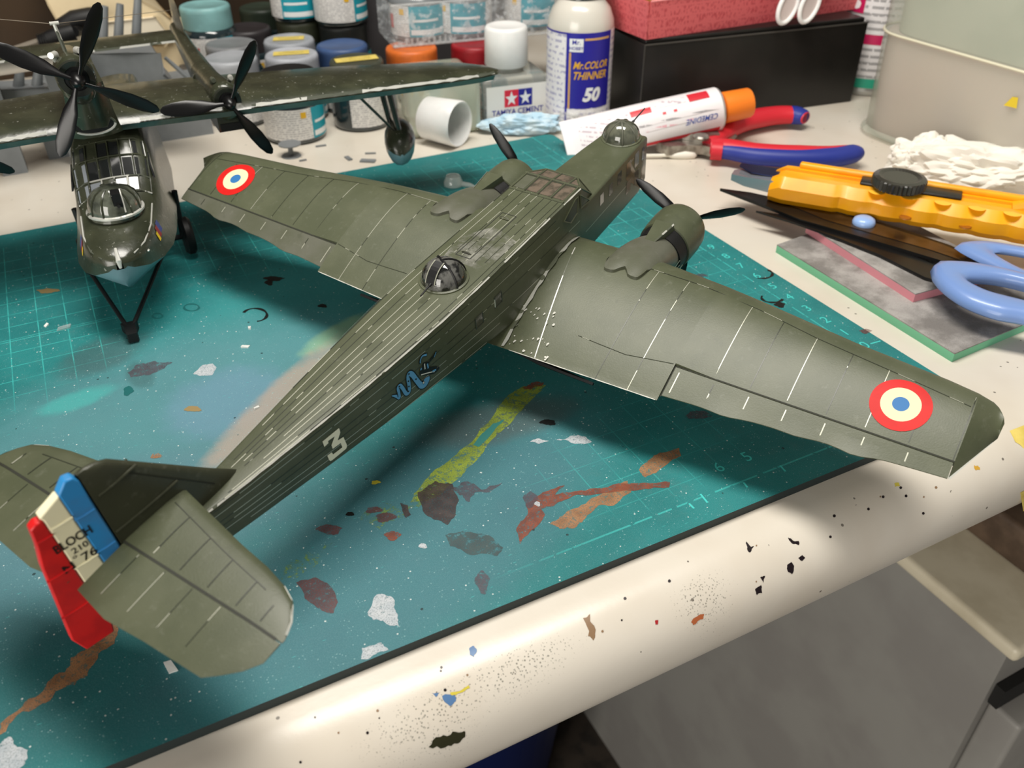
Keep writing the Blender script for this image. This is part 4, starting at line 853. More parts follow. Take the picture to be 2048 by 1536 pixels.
# bow deck details
obj('deck_rail', MB().tube([hpt(-1.75, -.9, .04), hpt(-1.2, -.95, .04), hpt(-.2, -.97, .04), hpt(1.0, -.97, .04)], .03, 6), m_chip, boat)
obj('deck_rail', MB().tube([hpt(-1.75, .9, .04), hpt(-1.2, .95, .04), hpt(-.2, .97, .04), hpt(1.0, .97, .04)], .03, 6), m_chip, boat)
obj('bow_fairlead', MB().tube([(cxl(-2), -2.08, 2.9), (cxl(-2), -2.02, 3.15), (cxl(-1.9), -1.6, 3.46)], [.05, .10, .05], 8), m_chip, boat)
m_yel = M('shield yellow', (226, 192, 30), .4); m_sred = M('shield red', (140, 38, 42), .4); m_sblu = M('shield blue', (52, 66, 130), .4)
for s in (-1, 1):
    for y0, y1, z0, z1, mt in ((.05, .35, 3.0, 3.42, m_sblu), (-.2, .05, 2.92, 3.35, m_sred), (-.38, -.2, 2.86, 3.2, m_yel)):
        def sx_(y, z):
            i = min(range(len(HS)-1), key=lambda j: 0 if HS[j][0] <= y <= HS[j+1][0] else 9); t = (y-HS[i][0])/(HS[i+1][0]-HS[i][0]); w = [HS[i][k_]*(1-t)+HS[i+1][k_]*t for k_ in range(1, 6)]
            wt, zt, wc, zc = w[0], w[1], w[2], w[3]; q = (z-zc)/(zt-.28-zc); return (wc*(1-q)+wt*q)+.02
        pts = [(y0, z0), (y1, z0+.02), (y1, z1), (y0, z1-.03)]
        obj('bow_shield', MB().ngon([(cxl(y)+s*sx_(y, z), y, z) for y, z in pts]), mt, boat, 0)
    obj('bow_lamp', MB().lathe([(.08, 0), (.10, .05), (.05, .1)], 10, (cxl(-1.1)+s*.9, -1.25, 2.95)), m_chip, boat)
# wing with silver leading edge
WL = [(-14, 4.2, 6.9, 5.75), (-12, 3.6, 7.6, 5.8), (-5, 3.3, 8.6, 6.0), (0, 3.2, 8.8, 6.15), (4.9, 3.2, 9.0, 6.25), (10, 3.25, 8.8, 6.1), (16, 3.35, 8.0, 5.95), (20, 3.5, 7.1, 5.82), (21.6, 3.7, 6.5, 5.76), (22.4, 4.0, 5.8, 5.72), (22.75, 4.5, 5.2, 5.70)]
rings = []
for x, yl, yt, z in WL:
    c = yt-yl; r_ = []
    for j in range(9): q = (1-math.cos(math.pi*j/8))/2; r_.append((x, yl+c*q, z+c*.07*nac(q)))
    for j in range(7, 0, -1): q = (1-math.cos(math.pi*j/8))/2; r_.append((x, yl+c*q, z-c*.055*nac(q)))
    rings.append(r_)
wing2 = obj('wing', MB().loft(rings), m_sg, boat, 40)
b = MB(); wl = lambda x: (interp(x, [(a[0], a[1]) for a in WL]), interp(x, [(a[0], a[3]) for a in WL]))
for x0, x1 in ((-3, 3.3), (6.6, 9.2), (10.9, 22.2)):
    b = MB().ribbon([(x, wl(x)[0]-.012, wl(x)[1]+.13) for x in np.linspace(x0, x1, 30)], (0, -1, .6), [.035+.05*math.sin(1.7*i)**2 for i in range(30)]); obj('silver_leading_edge', b, m_chip, wing2, 0)
b = MB(); b.ribbon([(x, wl(x)[0]-.01, wl(x)[1]-.10) for x in np.linspace(-3, 22.2, 30)], (0, -1, -.4), .12); obj('wing_lower_edge', b, m_wunder, wing2, 0)
# engines, propellers, booms
def engine(name, x, yp, zp, r, yend, zend, rend, blades, angs, R_):
    n_ = 20; rings = []
    for t, rr, dz in ((0, .72, 0), (.03, .95, 0), (.12, 1.0, 0), (.35, 1.0, -.05), (.65, .85, 0), (1, rend/r, 0)):
        y = yp+.35+(yend-yp-.35)*t; z = zp+(zend-zp)*t
        rings.append([(x+r*rr*math.cos(2*math.pi*j/n_)*.86, y, z+dz+r*rr*math.sin(2*math.pi*j/n_)*(1.25 if math.sin(2*math.pi*j/n_) < 0 else 1.0)) for j in range(n_)])
    e = obj(name, MB().loft(rings), m_sg, boat, 50)
    obj('cowl_ring', MB().lathe([(r*.52, yp+.30), (r*.76, yp+.28), (r*.80, yp+.42)], 28, (x, 0, zp), 'y', False, False), m_sgdk, e)
    obj('cowl_mouth', MB().lathe([(.05, yp+.34), (r*.6, yp+.34), (r*.6, yp+.36), (.05, yp+.36)], 24, (x, 0, zp), 'y'), m_blackm, e)
    hub = obj('propeller_hub', MB().lathe([(.26, yp+.36), (.28, yp+.1), (.24, yp-.1), (.15, yp-.28), (.04, yp-.36)], 20, (x, 0, zp), 'y'), m_blackp, boat)
    for a in angs:
        d = np.array((math.cos(a), 0, math.sin(a))); e_ = np.array((-math.sin(a), 0, math.cos(a))); rings = []
        for q, w_, tw, th_ in ((.08, .08, .9, .07), (.2, .12, .8, .06), (.4, .27, .6, .05), (.62, .30, .45, .04), (.82, .26, .35, .03), (.95, .17, .3, .022), (1.0, .05, .3, .01)):
            c_ = np.array((x, yp, zp))+d*q*R_; u_ = e_*math.cos(tw)+np.array((0, -1, 0))*math.sin(tw); v_ = np.cross(d, u_)
            rings.append([c_+u_*w_*math.cos(g)+v_*th_*math.sin(g) for g in [2*math.pi*j/12 for j in range(12)]])
        obj('propeller_blade', MB().loft(rings), m_blackp, hub, 60)
    return e
dg = math.radians
e0 = engine('centre_nacelle', 4.8, .6, 8.68, .78, 9.0, 7.6, .35, 4, (dg(61), dg(147), dg(-30), dg(-117)), 2.72)
obj('nacelle_pylon', MB().loft([[(4.95+sx*w_, y, z) for sx, y in ((-1, y0), (-.5, y0-.35), (.5, y0-.35), (1, y0), (.8, y1), (-.8, y1))] for w_, y0, y1, z in ((.95, 2.9, 8.6, 6.1), (.80, 2.4, 8.4, 7.0), (.66, 1.7, 8.0, 8.3))]), m_sg, e0, 50)
b = MB().loft([[(4.95+.78*math.cos(a), y, 6.62+.36*math.sin(a)) for a in [2*math.pi*j/24 for j in range(24)]] for y in (2.35, 3.4)]); obj('oil_cooler', b, m_sgdk, e0, 50)
obj('cooler_mouth', MB().loft([[(4.95+.66*math.cos(a), 2.335, 6.62+.27*math.sin(a)) for a in [2*math.pi*j/24 for j in range(24)]], [(4.95+.66*math.cos(a), 2.34, 6.62+.27*math.sin(a)) for a in [2*math.pi*j/24 for j in range(24)]]]), m_blackm, e0, 50)
obj('cooler_rim', MB().tube([(4.95+.74*math.cos(a), 2.34, 6.62+.33*math.sin(a)) for a in [2*math.pi*j/24 for j in range(25)]], .045, 6, False), m_chip, e0)
for sx, zz in ((-.45, 9.32), (.28, 9.38)): obj('exhaust_stub', MB().tube([(4.8+sx, 2.2, zz-.25), (4.8+sx, 1.9, zz), (4.8+sx*1.3, 1.65, zz+.03)], [.12, .13, .11], 10), m_chip, e0)
obj('radio_mast', MB().tube([(4.72, 2.9, 9.1), (4.62, 2.85, 10.1)], [.07, .06], 8), m_chip, e0); obj('mast_top', MB().tube([(4.48, 2.85, 10.12), (4.78, 2.85, 10.12)], .06, 8), m_chip, e0)
obj('aerial_wire', MB().tube([(4.5, 2.85, 10.12), (-4, 10, 10.4)], .012, 4), M('grey thread', (120, 110, 96), .6), e0); obj('aerial_wire', MB().tube([(4.75, 2.85, 10.1), (10.5, 16.5, 7.4)], .012, 4), bpy.data.materials['grey thread'], e0)
for s, xo in ((1, 10.05), (-1, -.45)):
    e1 = engine('outer_nacelle', xo, 3.2, 6.42, .70, 9.0, 6.1, .62, 3, (dg(178), dg(58), dg(-60)) if s > 0 else (dg(90), dg(210), dg(-30)), 2.65)
    obj('radiator', MB().loft([[(xo+sx*.5, y, z) for sx, z in ((-1, 5.1), (1, 5.1), (1, 6.0), (-1, 6.0))] for y in (3.9, 6.5)]), m_sgdk, e1, 30)
    obj('radiator_mouth', MB().box((xo, 3.88, 5.28), (.85, .06, .3)), m_blackm, e1, 0)
    for sx in (-.3, .4): obj('exhaust_stub', MB().tube([(xo+sx, 4.6, 6.9), (xo+sx, 4.35, 7.12), (xo+sx, 4.15, 7.12)], [.10, .11, .09], 10), m_chip, e1)
    xb = xo+.45*s
    bo = obj('tail_boom', MB().tube([(xo, 8.0, 6.05), (xo+.15*s, 11, 5.9), (xo+.3*s, 15, 5.85), (xb, 19, 6.0)], [.62, .52, .42, .30], 14), m_sg, boat)
    obj('tail_fin', MB().loft([[(xb+sx*th_, y, z) for sx, y in ((-1, (y0+y1)/2), (0, y0), (1, (y0+y1)/2), (0, y1))] for th_, y0, y1, z in ((.13, 15.6, 19.3, 5.9), (.12, 16.0, 19.4, 6.7), (.08, 16.6, 19.2, 7.5), (.03, 17.2, 18.8, 7.75))]), m_sg, boat, 50)
tpl = obj('tailplane', MB().loft([[(x, y, z) for y, z in ((16.4, 5.95), (17.2, 6.1), (18.9, 5.96), (17.2, 5.86))] for x in (-1.0, 4.8, 10.5)]), m_sg, boat, 60)
obj('tailplane_bright_edge', MB().ribbon([(x, 16.38, 5.93) for x in np.linspace(-1, 10.4, 12)], (0, -1, .3), .05), m_chip, tpl, 0)
# wing float on struts
fl = MB(); n_ = 16; rt2 = []
for y, r_, zc in ((4.3, .08, 2.55), (4.5, .42, 2.66), (4.9, .68, 2.78), (5.5, .78, 2.85), (6.2, .76, 2.9), (7.0, .5, 2.95), (7.6, .1, 3.0)):
    rt2.append([(17.75+.32*(y-5)+r_*math.cos(2*math.pi*j/n_), y, zc+r_*math.sin(2*math.pi*j/n_)*(1.0 if math.sin(2*math.pi*j/n_) > 0 else 1.35)) for j in range(n_)])
flo = obj('wing_float', fl.loft(rt2), [m_sg, m_under], boat, 50)
for p in flo.data.polygons:
    if p.center.z < 2.62: p.material_index = 1
for y in (5.2, 6.4): obj('float_strut', MB().tube([(17.8, y, 3.4), (17.35, y, 5.85)], [.13, .15], 10), m_sgdk, boat)
for y in (5.2, 6.2): obj('brace_strut', MB().tube([(17.6, y, 3.45), (15.6, y-.4, 5.8)], .05, 8), m_sgdk, boat)
# beaching trolley and tow bar
obj('tow_bar', MB().tube([(3.35, 1.3, 1.25), (4.02, -1.65, .34)], .085, 8), m_blackm, boat); obj('tow_bar', MB().tube([(6.25, 2.6, 1.15), (4.25, -1.65, .34)], .085, 8), m_blackm, boat)
obj('tow_hook', MB().loft([[(4.12+sx*w_, y, z) for sx, z in ((-1, .06), (1, .06), (1, .42), (-1, .42))] for w_, y in ((.30, -1.45), (.20, -1.75), (.20, -2.3), (.16, -2.42))]), m_blackm, boat, 30)
for s in (-1, 1):
    obj('trolley_wheel', MB().lathe([(.2, -.22), (.7, -.22), (.82, -.1), (.82, .1), (.7, .22), (.2, .22)], 24, (cxl(4)+s*2.05, 4.2, .82), 'x'), m_blackm, boat)
    obj('trolley_post', MB().tube([(cxl(4)+s*1.85, 4.2, .8), (cxl(4)+s*1.95, 4.2, 2.9)], .12, 8), m_blackm, boat)
obj('trolley_axle', MB().tube([(cxl(4)-2.1, 4.2, .82), (cxl(4)+2.1, 4.2, .82)], .12, 8), m_blackm, boat)
obj('trolley_frame', MB().tube([(3.35, 1.3, 1.25), (3.6, 4.2, .85)], .1, 8), m_blackm, boat); obj('trolley_frame', MB().tube([(6.25, 2.6, 1.15), (6.4, 4.2, .85)], .1, 8), m_blackm, boat)
# ================================================================== jars, bottles and boxes at the back
def cyl(c, r, phi0):
    return lambda X, Y: (c[0]+r*math.cos(phi0+X/r), c[1]+r*math.sin(phi0+X/r), c[2]+Y)
def wrap(c, r, phi0, x0, x1, z0, z1, n=14):
    f = cyl(c, r, phi0); b = MB()
    b.loft([[f(x0+(x1-x0)*j/n, z) for j in range(n+1)] for z in (z0, z1)], False, False, False); return b
camdir = lambda c: math.atan2(CAMP[1]-c[1], CAMP[0]-c[0])
# fine print: rows of broken dark dashes on white paper
def fineprint(name, paper, ink, rows=9.0, dash=7.0, thr=0.5):
    k = NT(name); mp = k.mapping(scale=(dash, dash, rows)); x, y, z = k.sep()
    rowm = k.math('LESS_THAN', k.math('FRACT', k.math('MULTIPLY', z, rows)), 0.42)
    n = k.noise(1.0, 2, 0.5, mp); f = k.math('MULTIPLY', rowm, k.math('GREATER_THAN', n, thr))
    k.t.links.new(k.mix(k.math('MULTIPLY', f, 0.6), lin(paper), lin(ink)), k.p.inputs['Base Color']); k.p.inputs['Roughness'].default_value = .45; return k.m
m_lab = fineprint('white jar label', (226, 224, 220), (90, 90, 100), 8.0, 9.0, .46)
m_teal = M('teal label panel', (22, 150, 168), .4); m_white = M('white label print', (232, 234, 234), .4); m_lyel = M('yellow hazard print', (224, 176, 40), .4); m_lred = M('red label print', (206, 64, 60), .4)
m_tape = M('yellow masking tape', (228, 206, 110), .6, col2=(216, 192, 92), nscale=2)
m_ink = M('black pen ink', (40, 38, 34), .6)
m_jglass = M('dark paint in jar glass', (30, 44, 48), .15, coat=.8)
def paint_jar(label, px, py, lidcol, z0=DESK, turn=0.0, tape=None, tealw=1.9, at=None, paint=None, red=False):
    H = 3.8; c = G(px, py, z0+H) if at is None else np.array((at[0], at[1], 0)); c = np.array((c[0], c[1], z0))
    j = wthing('paint_jar', label, 'paint jar', tuple(c), 'paint jars at the back of the desk')
    ml = M('jar lid plastic', lidcol, .45, col2=tuple(min(255, int(v*1.08)+2) for v in lidcol), nscale=.8)
    obj('jar_body', MB().lathe([(1.5, 0), (1.66, .08), (1.72, .25), (1.72, 2.15), (1.6, 2.4), (1.42, 2.55)], 40, c), paint or m_jglass, j, 50)
    ph = camdir(c)+turn
    lb = obj('jar_label', wrap(c, 1.735, ph+1.5, -2.55, 2.55, .3, 2.05, 30), m_lab, j, 60)
    lb2 = obj('teal_panel', wrap(c, 1.745, ph, .75, .75+tealw, .3, 2.05), m_teal, j, 60)
    obj('label_paper', wrap(c, 1.738, ph, -2.9, .75, .3, 2.05, 20), m_lab, j, 60)
    b = wrap(c, 1.752, ph, .85, .75+tealw-.1, .42, .72); obj('white_strip', b, m_white, j, 60)
    b = wrap(c, 1.752, ph, .95, .75+tealw*.8, 1.15, 1.3); obj('white_strip', b, m_white, j, 60)
    obj('hazard_mark', wrap(c, 1.752, ph, .10, .42, 1.55, 1.88, 4), m_lyel, j, 60)
    if red: obj('red_mark', wrap(c, 1.752, ph, -.9, -.5, .7, 1.5, 4), m_lred, j, 60)
    lid = obj('lid', MB().lathe([(1.40, 2.42), (1.56, 2.46), (1.58, 2.5), (1.57, 3.45), (1.57, 3.62), (1.50, 3.76), (1.38, 3.80), (1.34, 3.77), (.05, 3.77)], 96, c, ribs=(2.48, 3.5, .022)), ml, j, 50)
    if tape:
        f0, w, l, tilt = tape
        ca, sa = math.cos(f0), math.sin(f0); q = [(-l, -w), (l, -w), (l*1.02, w), (-l*.97, w*.94)]
        tp = obj('tape_note', MB().prism([(c[0]+a*ca-bb*sa, c[1]+a*sa+bb*ca) for a, bb in q], z0+3.802, z0+3.83+tilt), m_tape, j, 0)
        b = MB()
        for r_ in range(2):
            pts = [(c[0]+(-l*.7+l*1.4*t)*ca-((.12-.3*r_)+.07*math.sin(t*40+r_))*sa, c[1]+(-l*.7+l*1.4*t)*sa+((.12-.3*r_)+.07*math.sin(t*40+r_))*ca, z0+3.834+tilt) for t in np.linspace(0, 1, 34)]
            b.ribbon(pts, (0, 0, 1), .014)
        obj('pen_scribble', b, m_ink, tp, 0)
    return j
paint_jar('black-lidded paint jar at the front of the jars, behind the flying boat wing', 574, 140, (26, 25, 25), turn=.15)
paint_jar('olive-lidded paint jar with a yellow tape note standing up on its lid', 712, 118, (64, 66, 54), turn=1.3, tape=(-.1, .42, 1.25, .0))
paint_jar('navy blue lidded paint jar behind the olive one', 683, 88, (58, 82, 124), turn=.9)
paint_jar('pale grey ribbed lid paint jar right behind the small propeller', 459, 113, (150, 153, 158), turn=.5)
paint_jar('pale grey lidded paint jar with yellow tape note, directly behind the black-lidded one', 582, 106, (164, 167, 174), turn=.6, tape=(-.25, .40, 1.05, 0))
paint_jar('pale grey lidded paint jar with yellow tape note, farther back of the two', 577, 77, (152, 156, 162), turn=.3, tape=(-.3, .42, .95, 0))
paint_jar('mid grey lidded paint jar behind the pale grey ribbed one', 461, 85, (116, 118, 120), turn=-.6)
paint_jar('black-brown lidded paint jar in the back row of jars', 492, 54, (44, 40, 42), turn=.2)
paint_jar('aqua-lidded paint jar beside the flying boat tail boom', 408, 8, (122, 166, 166), z0=DESK+1.6, turn=-.2, red=True)
bs = rbox('box_lid', (0, 0, 0), (4.4, 4.4, 1.6), .1, M('grey card box', (86, 82, 76), .7), None); p = G(408, 8, DESK+1.6+3.8); bs.location = (p[0], p[1], DESK+.8)
tag(bs, 'low grey card box under the aqua-lidded jar', 'box')
paint_jar('dark green lidded paint jar at the very back, beside the stacked jars', 522, 12, (46, 56, 46), turn=.4)
pa = G(598, 36, 3.5); pb = G(684, 44, 3.5)
paint_jar('dark olive lidded paint jar under the stacked jar with the teal label', 0, 0, (54, 58, 44), at=(pa[0], pa[1]))
paint_jar('black-lidded paint jar under the stacked jar with the white label', 0, 0, (30, 32, 30), at=(pb[0], pb[1]))
paint_jar('stacked paint jar with teal label panel, on top of the jar row', 0, 0, (60, 70, 66), z0=3.52, at=(pa[0], pa[1]), turn=-1.05, tealw=2.2)
paint_jar('stacked paint jar with mostly white label, beside the clear tray', 0, 0, (60, 62, 60), z0=3.52, at=(pb[0], pb[1]), turn=.1)
# clear tray with three jars, on an orange-lidded and a red-lidded jar
po, prd = G(822, 92, 3.5), G(952, 84, 3.5)
paint_jar('orange-lidded paint jar under the clear plastic tray', 0, 0, (206, 104, 40), at=(po[0], po[1]), paint=M('orange paint in jar', (150, 70, 30), .2))
paint_jar('dark red lidded paint jar under the clear plastic tray', 0, 0, (140, 20, 30), at=(prd[0], prd[1]), paint=M('red paint in jar', (120, 16, 24), .2))
m_clearpl = M('clear thin plastic', (236, 238, 238), .12, alpha=.24, coat=1.0)
k = NT('crinkled clear plastic'); k.p.inputs['Base Color'].default_value = lin((226, 230, 232)); k.p.inputs['Roughness'].default_value = .12
k.t.links.new(k.math('ADD', k.math('MULTIPLY', k.ramp(k.noise(2.5, 4), .52, .62), .3), .10), k.p.inputs['Alpha']); k.bump(k.noise(2.0, 4), .6, .002); m_crink = k.m
ct = (G(838, 70, 3.62), G(930, 64, 3.62), G(1062, 50, 3.62))
d01 = ct[2]-ct[0]; an = math.atan2(d01[1], d01[0]); mid = (ct[0]+ct[2])/2; Lh = np.linalg.norm(d01[:2])/2+2.1
tr = thing('clear_tray', 'clear plastic tray holding three paint jars, on top of the jars', 'tray', (mid[0], mid[1], 3.52)); tr.rotation_euler = (0, 0, an)
for nm, c_, d_ in (('tray_floor', (0, 0, .04), (2*Lh, 4.2, .05)), ('tray_wall', (0, -2.1, 1.2), (2*Lh, .05, 2.4)), ('tray_wall', (0, 2.1, 1.2), (2*Lh, .05, 2.4)), ('tray_wall', (-Lh, 0, 1.2), (.05, 4.2, 2.4)), ('tray_wall', (Lh, 0, 1.2), (.05, 4.2, 2.4))):
    obj(nm, MB().box(c_, d_), m_crink, tr, 0)
obj('tray_rim', MB().tube([(-Lh, -2.15, .06), (Lh, -2.15, .06)], .09, 6), m_clearpl, tr); obj('tray_rim', MB().tube([(-Lh, -2.15, 2.4), (Lh, -2.15, 2.4)], .07, 6), m_clearpl, tr)
for j_ in range(9): obj('tray_rib', MB().tube([(-Lh+.8+.35*j_, -2.16, .12), (-Lh+.8+.35*j_, -2.16, .45)], .08, 6), m_clearpl, tr)
for i, (c_, lb) in enumerate(zip(ct, ('paint jar with a red mark, leftmost in the clear tray', 'paint jar with plain teal label in the middle of the clear tray', 'paint jar rightmost in the clear tray, behind the white cap'))):
    paint_jar(lb, 0, 0, (90, 94, 96), z0=3.60, at=(c_[0], c_[1]), turn=(-.75, -.95, -.8)[i], tealw=2.4, red=(i == 0), paint=M('grey paint in jar', (120, 124, 126), .2))
dbx = rbox('gap_filler_box', (28.5, 28.6, DESK+4.2), (9.5, 5.0, 8.4), .1, M('dark grey card', (52, 50, 52), .7), None, rz=-.1); tag(dbx, 'dark grey filler box added to darken the gaps behind the clear tray of jars', 'box')  # added box, fills the gaps between the jars with dark
# ---- square glass bottle on its side, loose white cap in front
k = NT('pale green bottle glass'); k.p.inputs['Base Color'].default_value = lin((226, 232, 214)); k.p.inputs['Roughness'].default_value = .06; k.p.inputs['Transmission Weight'].default_value = .55; k.p.inputs['IOR'].default_value = 1.3; k.p.inputs['Coat Weight'].default_value = .6; m_bglass = k.m
lb_ = wthing('glass_bottle', 'square clear glass bottle lying on its side behind the loose white cap', 'bottle', (23.9, 15.3, DESK))
rbox('bottle_body', (23.9, 15.3, 1.37), (4.3, 4.3, 3.3), .45, m_bglass, lb_, seg=5, rz=-.14)
obj('bottle_neck', MB().lathe([(1.0, 2.1), (1.0, 3.0), (1.12, 3.05), (1.12, 3.3)], 24, (24.2, 15.3, 1.37), 'y'), m_bglass, lb_)
obj('bottle_label', MB().box((21.76, 15.1, 1.37), (.03, 2.6, 2.0), rz=-.14), fineprint('faded bottle label', (222, 220, 206), (190, 110, 110), 4, 3, .5), lb_, 0)
m_wcap = M('white cap plastic', (236, 236, 234), .38, col2=(230, 230, 228), nscale=1, sss=.2); m_wcapin = M('grey inside of cap', (196, 198, 198), .5)
cc = G(908, 300, DESK); cpt = thing('bottle_cap', 'loose white bottle cap lying on the desk, open end facing the camera', 'bottle cap', (cc[0]-.05, cc[1]+1.35, DESK+1.28)); cpt.rotation_euler = (0, 0, math.radians(32))
obj('cap_shell', MB().lathe([(.05, 1.15), (1.02, 1.15), (1.18, 1.02), (1.28, -1.1), (1.22, -1.2), (1.12, -1.12), (1.08, .85), (.05, .86)], 64, (0, 0, 0), 'y', ribs=(-1.0, .9, .012)), m_wcap, cpt, 50)
obj('cap_liner', MB().lathe([(.05, .80), (1.06, .80), (1.06, .84), (.05, .84)], 32, (0, 0, 0), 'y'), m_wcapin, cpt, 50)
# ---- cement bottle
A_, B_ = G(965, 166, 2.4), G(1099, 151, 2.4); dv = (B_-A_)[:2]; wl_ = np.linalg.norm(dv); ax = dv/wl_; ay = np.array((-ax[1], ax[0])); ang = math.atan2(ax[1], ax[0])
ctr = (A_+B_)[:2]/2+ay*1.75
cem = thing('cement_bottle', 'square glass cement bottle with white cap and two-star label', 'bottle', (ctr[0], ctr[1], DESK)); cem.rotation_euler = (0, 0, ang)
k = NT('clear bottle glass'); k.p.inputs['Base Color'].default_value = lin((228, 232, 226)); k.p.inputs['Roughness'].default_value = .05; k.p.inputs['Transmission Weight'].default_value = .75; k.p.inputs['IOR'].default_value = 1.2; k.p.inputs['Coat Weight'].default_value = .8; m_cglass = k.m
rbox('bottle_body', (0, 0, 1.42), (wl_, 3.5, 2.84), .28, m_cglass, cem, seg=5)
obj('bottle_neck', MB().lathe([(1.05, 2.7), (1.0, 3.4)], 24, cap0=False), m_cglass, cem)
obj('cap', MB().lathe([(.9, 3.1), (1.22, 3.12), (1.30, 3.2), (1.27, 5.15), (1.20, 5.3), (1.05, 5.36), (.9, 5.3), (.05, 5.28)], 72, ribs=(3.2, 5.1, .012)), m_wcap, cem, 50)
hw = wl_/2; fy = -1.765
onf = lambda cx, cz, yy=fy: (lambda X, Y: (cx+X, yy, cz+Y))
obj('paper_label', MB().box((0.05, -1.755, 1.22), (wl_-.35, .02, 2.3)), M('white paper label', (230, 228, 222), .5), cem, 0)
obj('side_label', MB().box((-hw+.0, 0, 1.22), (.02, 2.9, 2.3)), fineprint('small print side label', (226, 222, 216), (180, 90, 100), 5, 4, .45), cem, 0)
sq = .88
for sx, mt in ((-1, M('star panel red', (214, 40, 64), .45)), (1, M('star panel blue', (32, 38, 140), .45))):
    ox = .12+sx*sq/2; obj('star_panel', MB().box((ox, fy-.004, 1.62), (sq, .008, 1.0)), mt, cem, 0)
    st = [(.40*(1 if i % 2 == 0 else .40)*math.sin(2*math.pi*i/10), .46*(1 if i % 2 == 0 else .40)*math.cos(2*math.pi*i/10)) for i in range(10)]
    obj('white_star', MB().ngon([(ox+a, fy-.014, 1.60+c_) for a, c_ in st]), m_white, cem, 0, tri=True)
m_cblue = M('label blue ink', (34, 42, 150), .45)
b = MB(); addtext(b, 'TAMIYA CEMENT', onf(.08, .82, fy-.012), .46, sx=.92, bold=.015); obj('label_lettering', b, m_cblue, cem, 0)
b = MB().box((.08, fy-.008, .48), (2.9, .006, .035)); obj('label_rule', b, m_ink, cem, 0)
# ---- thinner bottle
tc_ = np.array((31.7, 12.0, DESK)); ph = camdir(tc_)
thn = wthing('thinner_bottle', 'round white plastic thinner bottle with dark blue label', 'bottle', tuple(tc_))
m_tb = M('milky bottle plastic', (206, 202, 192), .25, sss=.3, coat=.4)
obj('bottle_body', MB().lathe([(1.7, 0), (1.88, .1), (1.92, .3), (1.92, 5.6), (1.88, 5.95), (1.65, 6.55), (1.3, 6.95), (1.08, 7.05), (1.04, 7.6)], 56, tc_), m_tb, thn, 60)
obj('neck_band', MB().lathe([(1.06, 7.05), (1.12, 7.08), (1.12, 7.25), (1.06, 7.3)], 40, tc_, cap0=False, cap1=False), m_jglass, thn, 60)
obj('cap', MB().lathe([(1.2, 7.4), (1.25, 7.5), (1.22, 9.0), (1.1, 9.15), (.05, 9.16)], 56, tc_, ribs=(7.5, 8.9, .02)), m_wcap, thn, 60)
R2 = 1.935; obj('paper_label', wrap(tc_, R2, ph, -2.9, 2.9, .5, 5.56, 40), fineprint('thinner small print', (232, 230, 232), (120, 116, 170), 3.0, 5.0, .5), thn, 60)
m_nb = M('thinner label blue', (38, 34, 148), .35); m_gold = M('thinner label gold', (222, 168, 40), .4); m_tan = M('thinner label tan', (206, 160, 100), .4)
obj('blue_panel', wrap(tc_, R2+.01, ph, -.78, 2.1, 1.35, 5.54, 20), m_nb, thn, 60)
obj('blue_edge', wrap(tc_, R2+.012, ph, -2.9, 2.1, 5.46, 5.56, 30), m_nb, thn, 60)
obj('blue_edge', wrap(tc_, R2+.01, ph, -.78, -.64, .6, 1.4, 4), m_nb, thn, 60)
obj('tan_rule', wrap(tc_, R2+.02, ph, -.60, -.48, 1.35, 4.5, 4), m_tan, thn, 60); obj('tan_rule', wrap(tc_, R2+.02, ph, .28, 1.9, 5.16, 5.28, 12), m_tan, thn, 60)
obj('logo_patch', wrap(tc_, R2+.02, ph, -.60, .20, 4.55, 5.26, 8), m_white, thn, 60)
b = MB(); f_ = lambda cx, cz, o=.03: (lambda X, Y: cyl(tc_, R2+o, ph)(cx+X, cz+Y))
addtext(b, 'Mr.', f_(-.20, 5.06), .36, bold=.01); addtext(b, 'HOBBY', f_(-.20, 4.74), .25, bold=.01); obj('logo_lettering', b, m_nb, thn, 0)
b = MB(); addtext(b, 'Mr.COLOR', f_(.72, 3.80), .56, sx=.80, shear=.35, bold=.02); addtext(b, 'THINNER', f_(.68, 3.22), .60, sx=.84, shear=.35, bold=.02); obj('label_lettering', b, m_gold, thn, 0)
b = MB(); addtext(b, '50', f_(.76, 2.12), 1.0, shear=.25, bold=.05); obj('label_number', b, m_white, thn, 0)
# ---- black box with pink tray on it
FL_, FR_ = np.array((34.1, 8.9)), np.array((49.2, 6.95)); bx_ = (FR_-FL_)/np.linalg.norm(FR_-FL_); by_ = np.array((-bx_[1], bx_[0])); bl = np.linalg.norm(FR_-FL_); ba = math.atan2(bx_[1], bx_[0])
m_bk = M('satin black card', (20, 19, 17), .42, col2=(26, 24, 22), nscale=.6, bump=.08, bscale=8)
BD = 6.0; bc = FL_+bx_*bl/2+by_*BD/2
bxo = thing('storage_box', 'long black storage box behind the glue tube', 'box', (bc[0], bc[1], DESK)); bxo.rotation_euler = (0, 0, ba)
rbox('box_base', (0, 0, 2.42), (bl, BD, 4.84), .06, m_bk, bxo, 2)
rbox('box_lid', (0, .1, 4.95), (bl-.25, BD-.2, .3), .10, m_bk, bxo, 2)
obj('lid_edge', MB().tube([(-bl/2, -BD/2, 4.84), (bl/2, -BD/2, 4.84)], .05, 6), M('scuffed black edge', (62, 60, 56), .4), bxo)
obj('lid_edge', MB().tube([(-bl/2, -BD/2, 4.84), (-bl/2, -BD/2, .05)], .04, 6), bpy.data.materials['scuffed black edge'], bxo)
ZB = DESK+5.11
k = NT('pink printed card'); mp = k.mapping(rot=(0, 0, 0), scale=(5.5, 5.5, 2.2)); x, y, z = k.sep()
rw = k.math('LESS_THAN', k.math('FRACT', k.math('MULTIPLY', z, 1.7)), .78); nn = k.voro(1.6, mp)
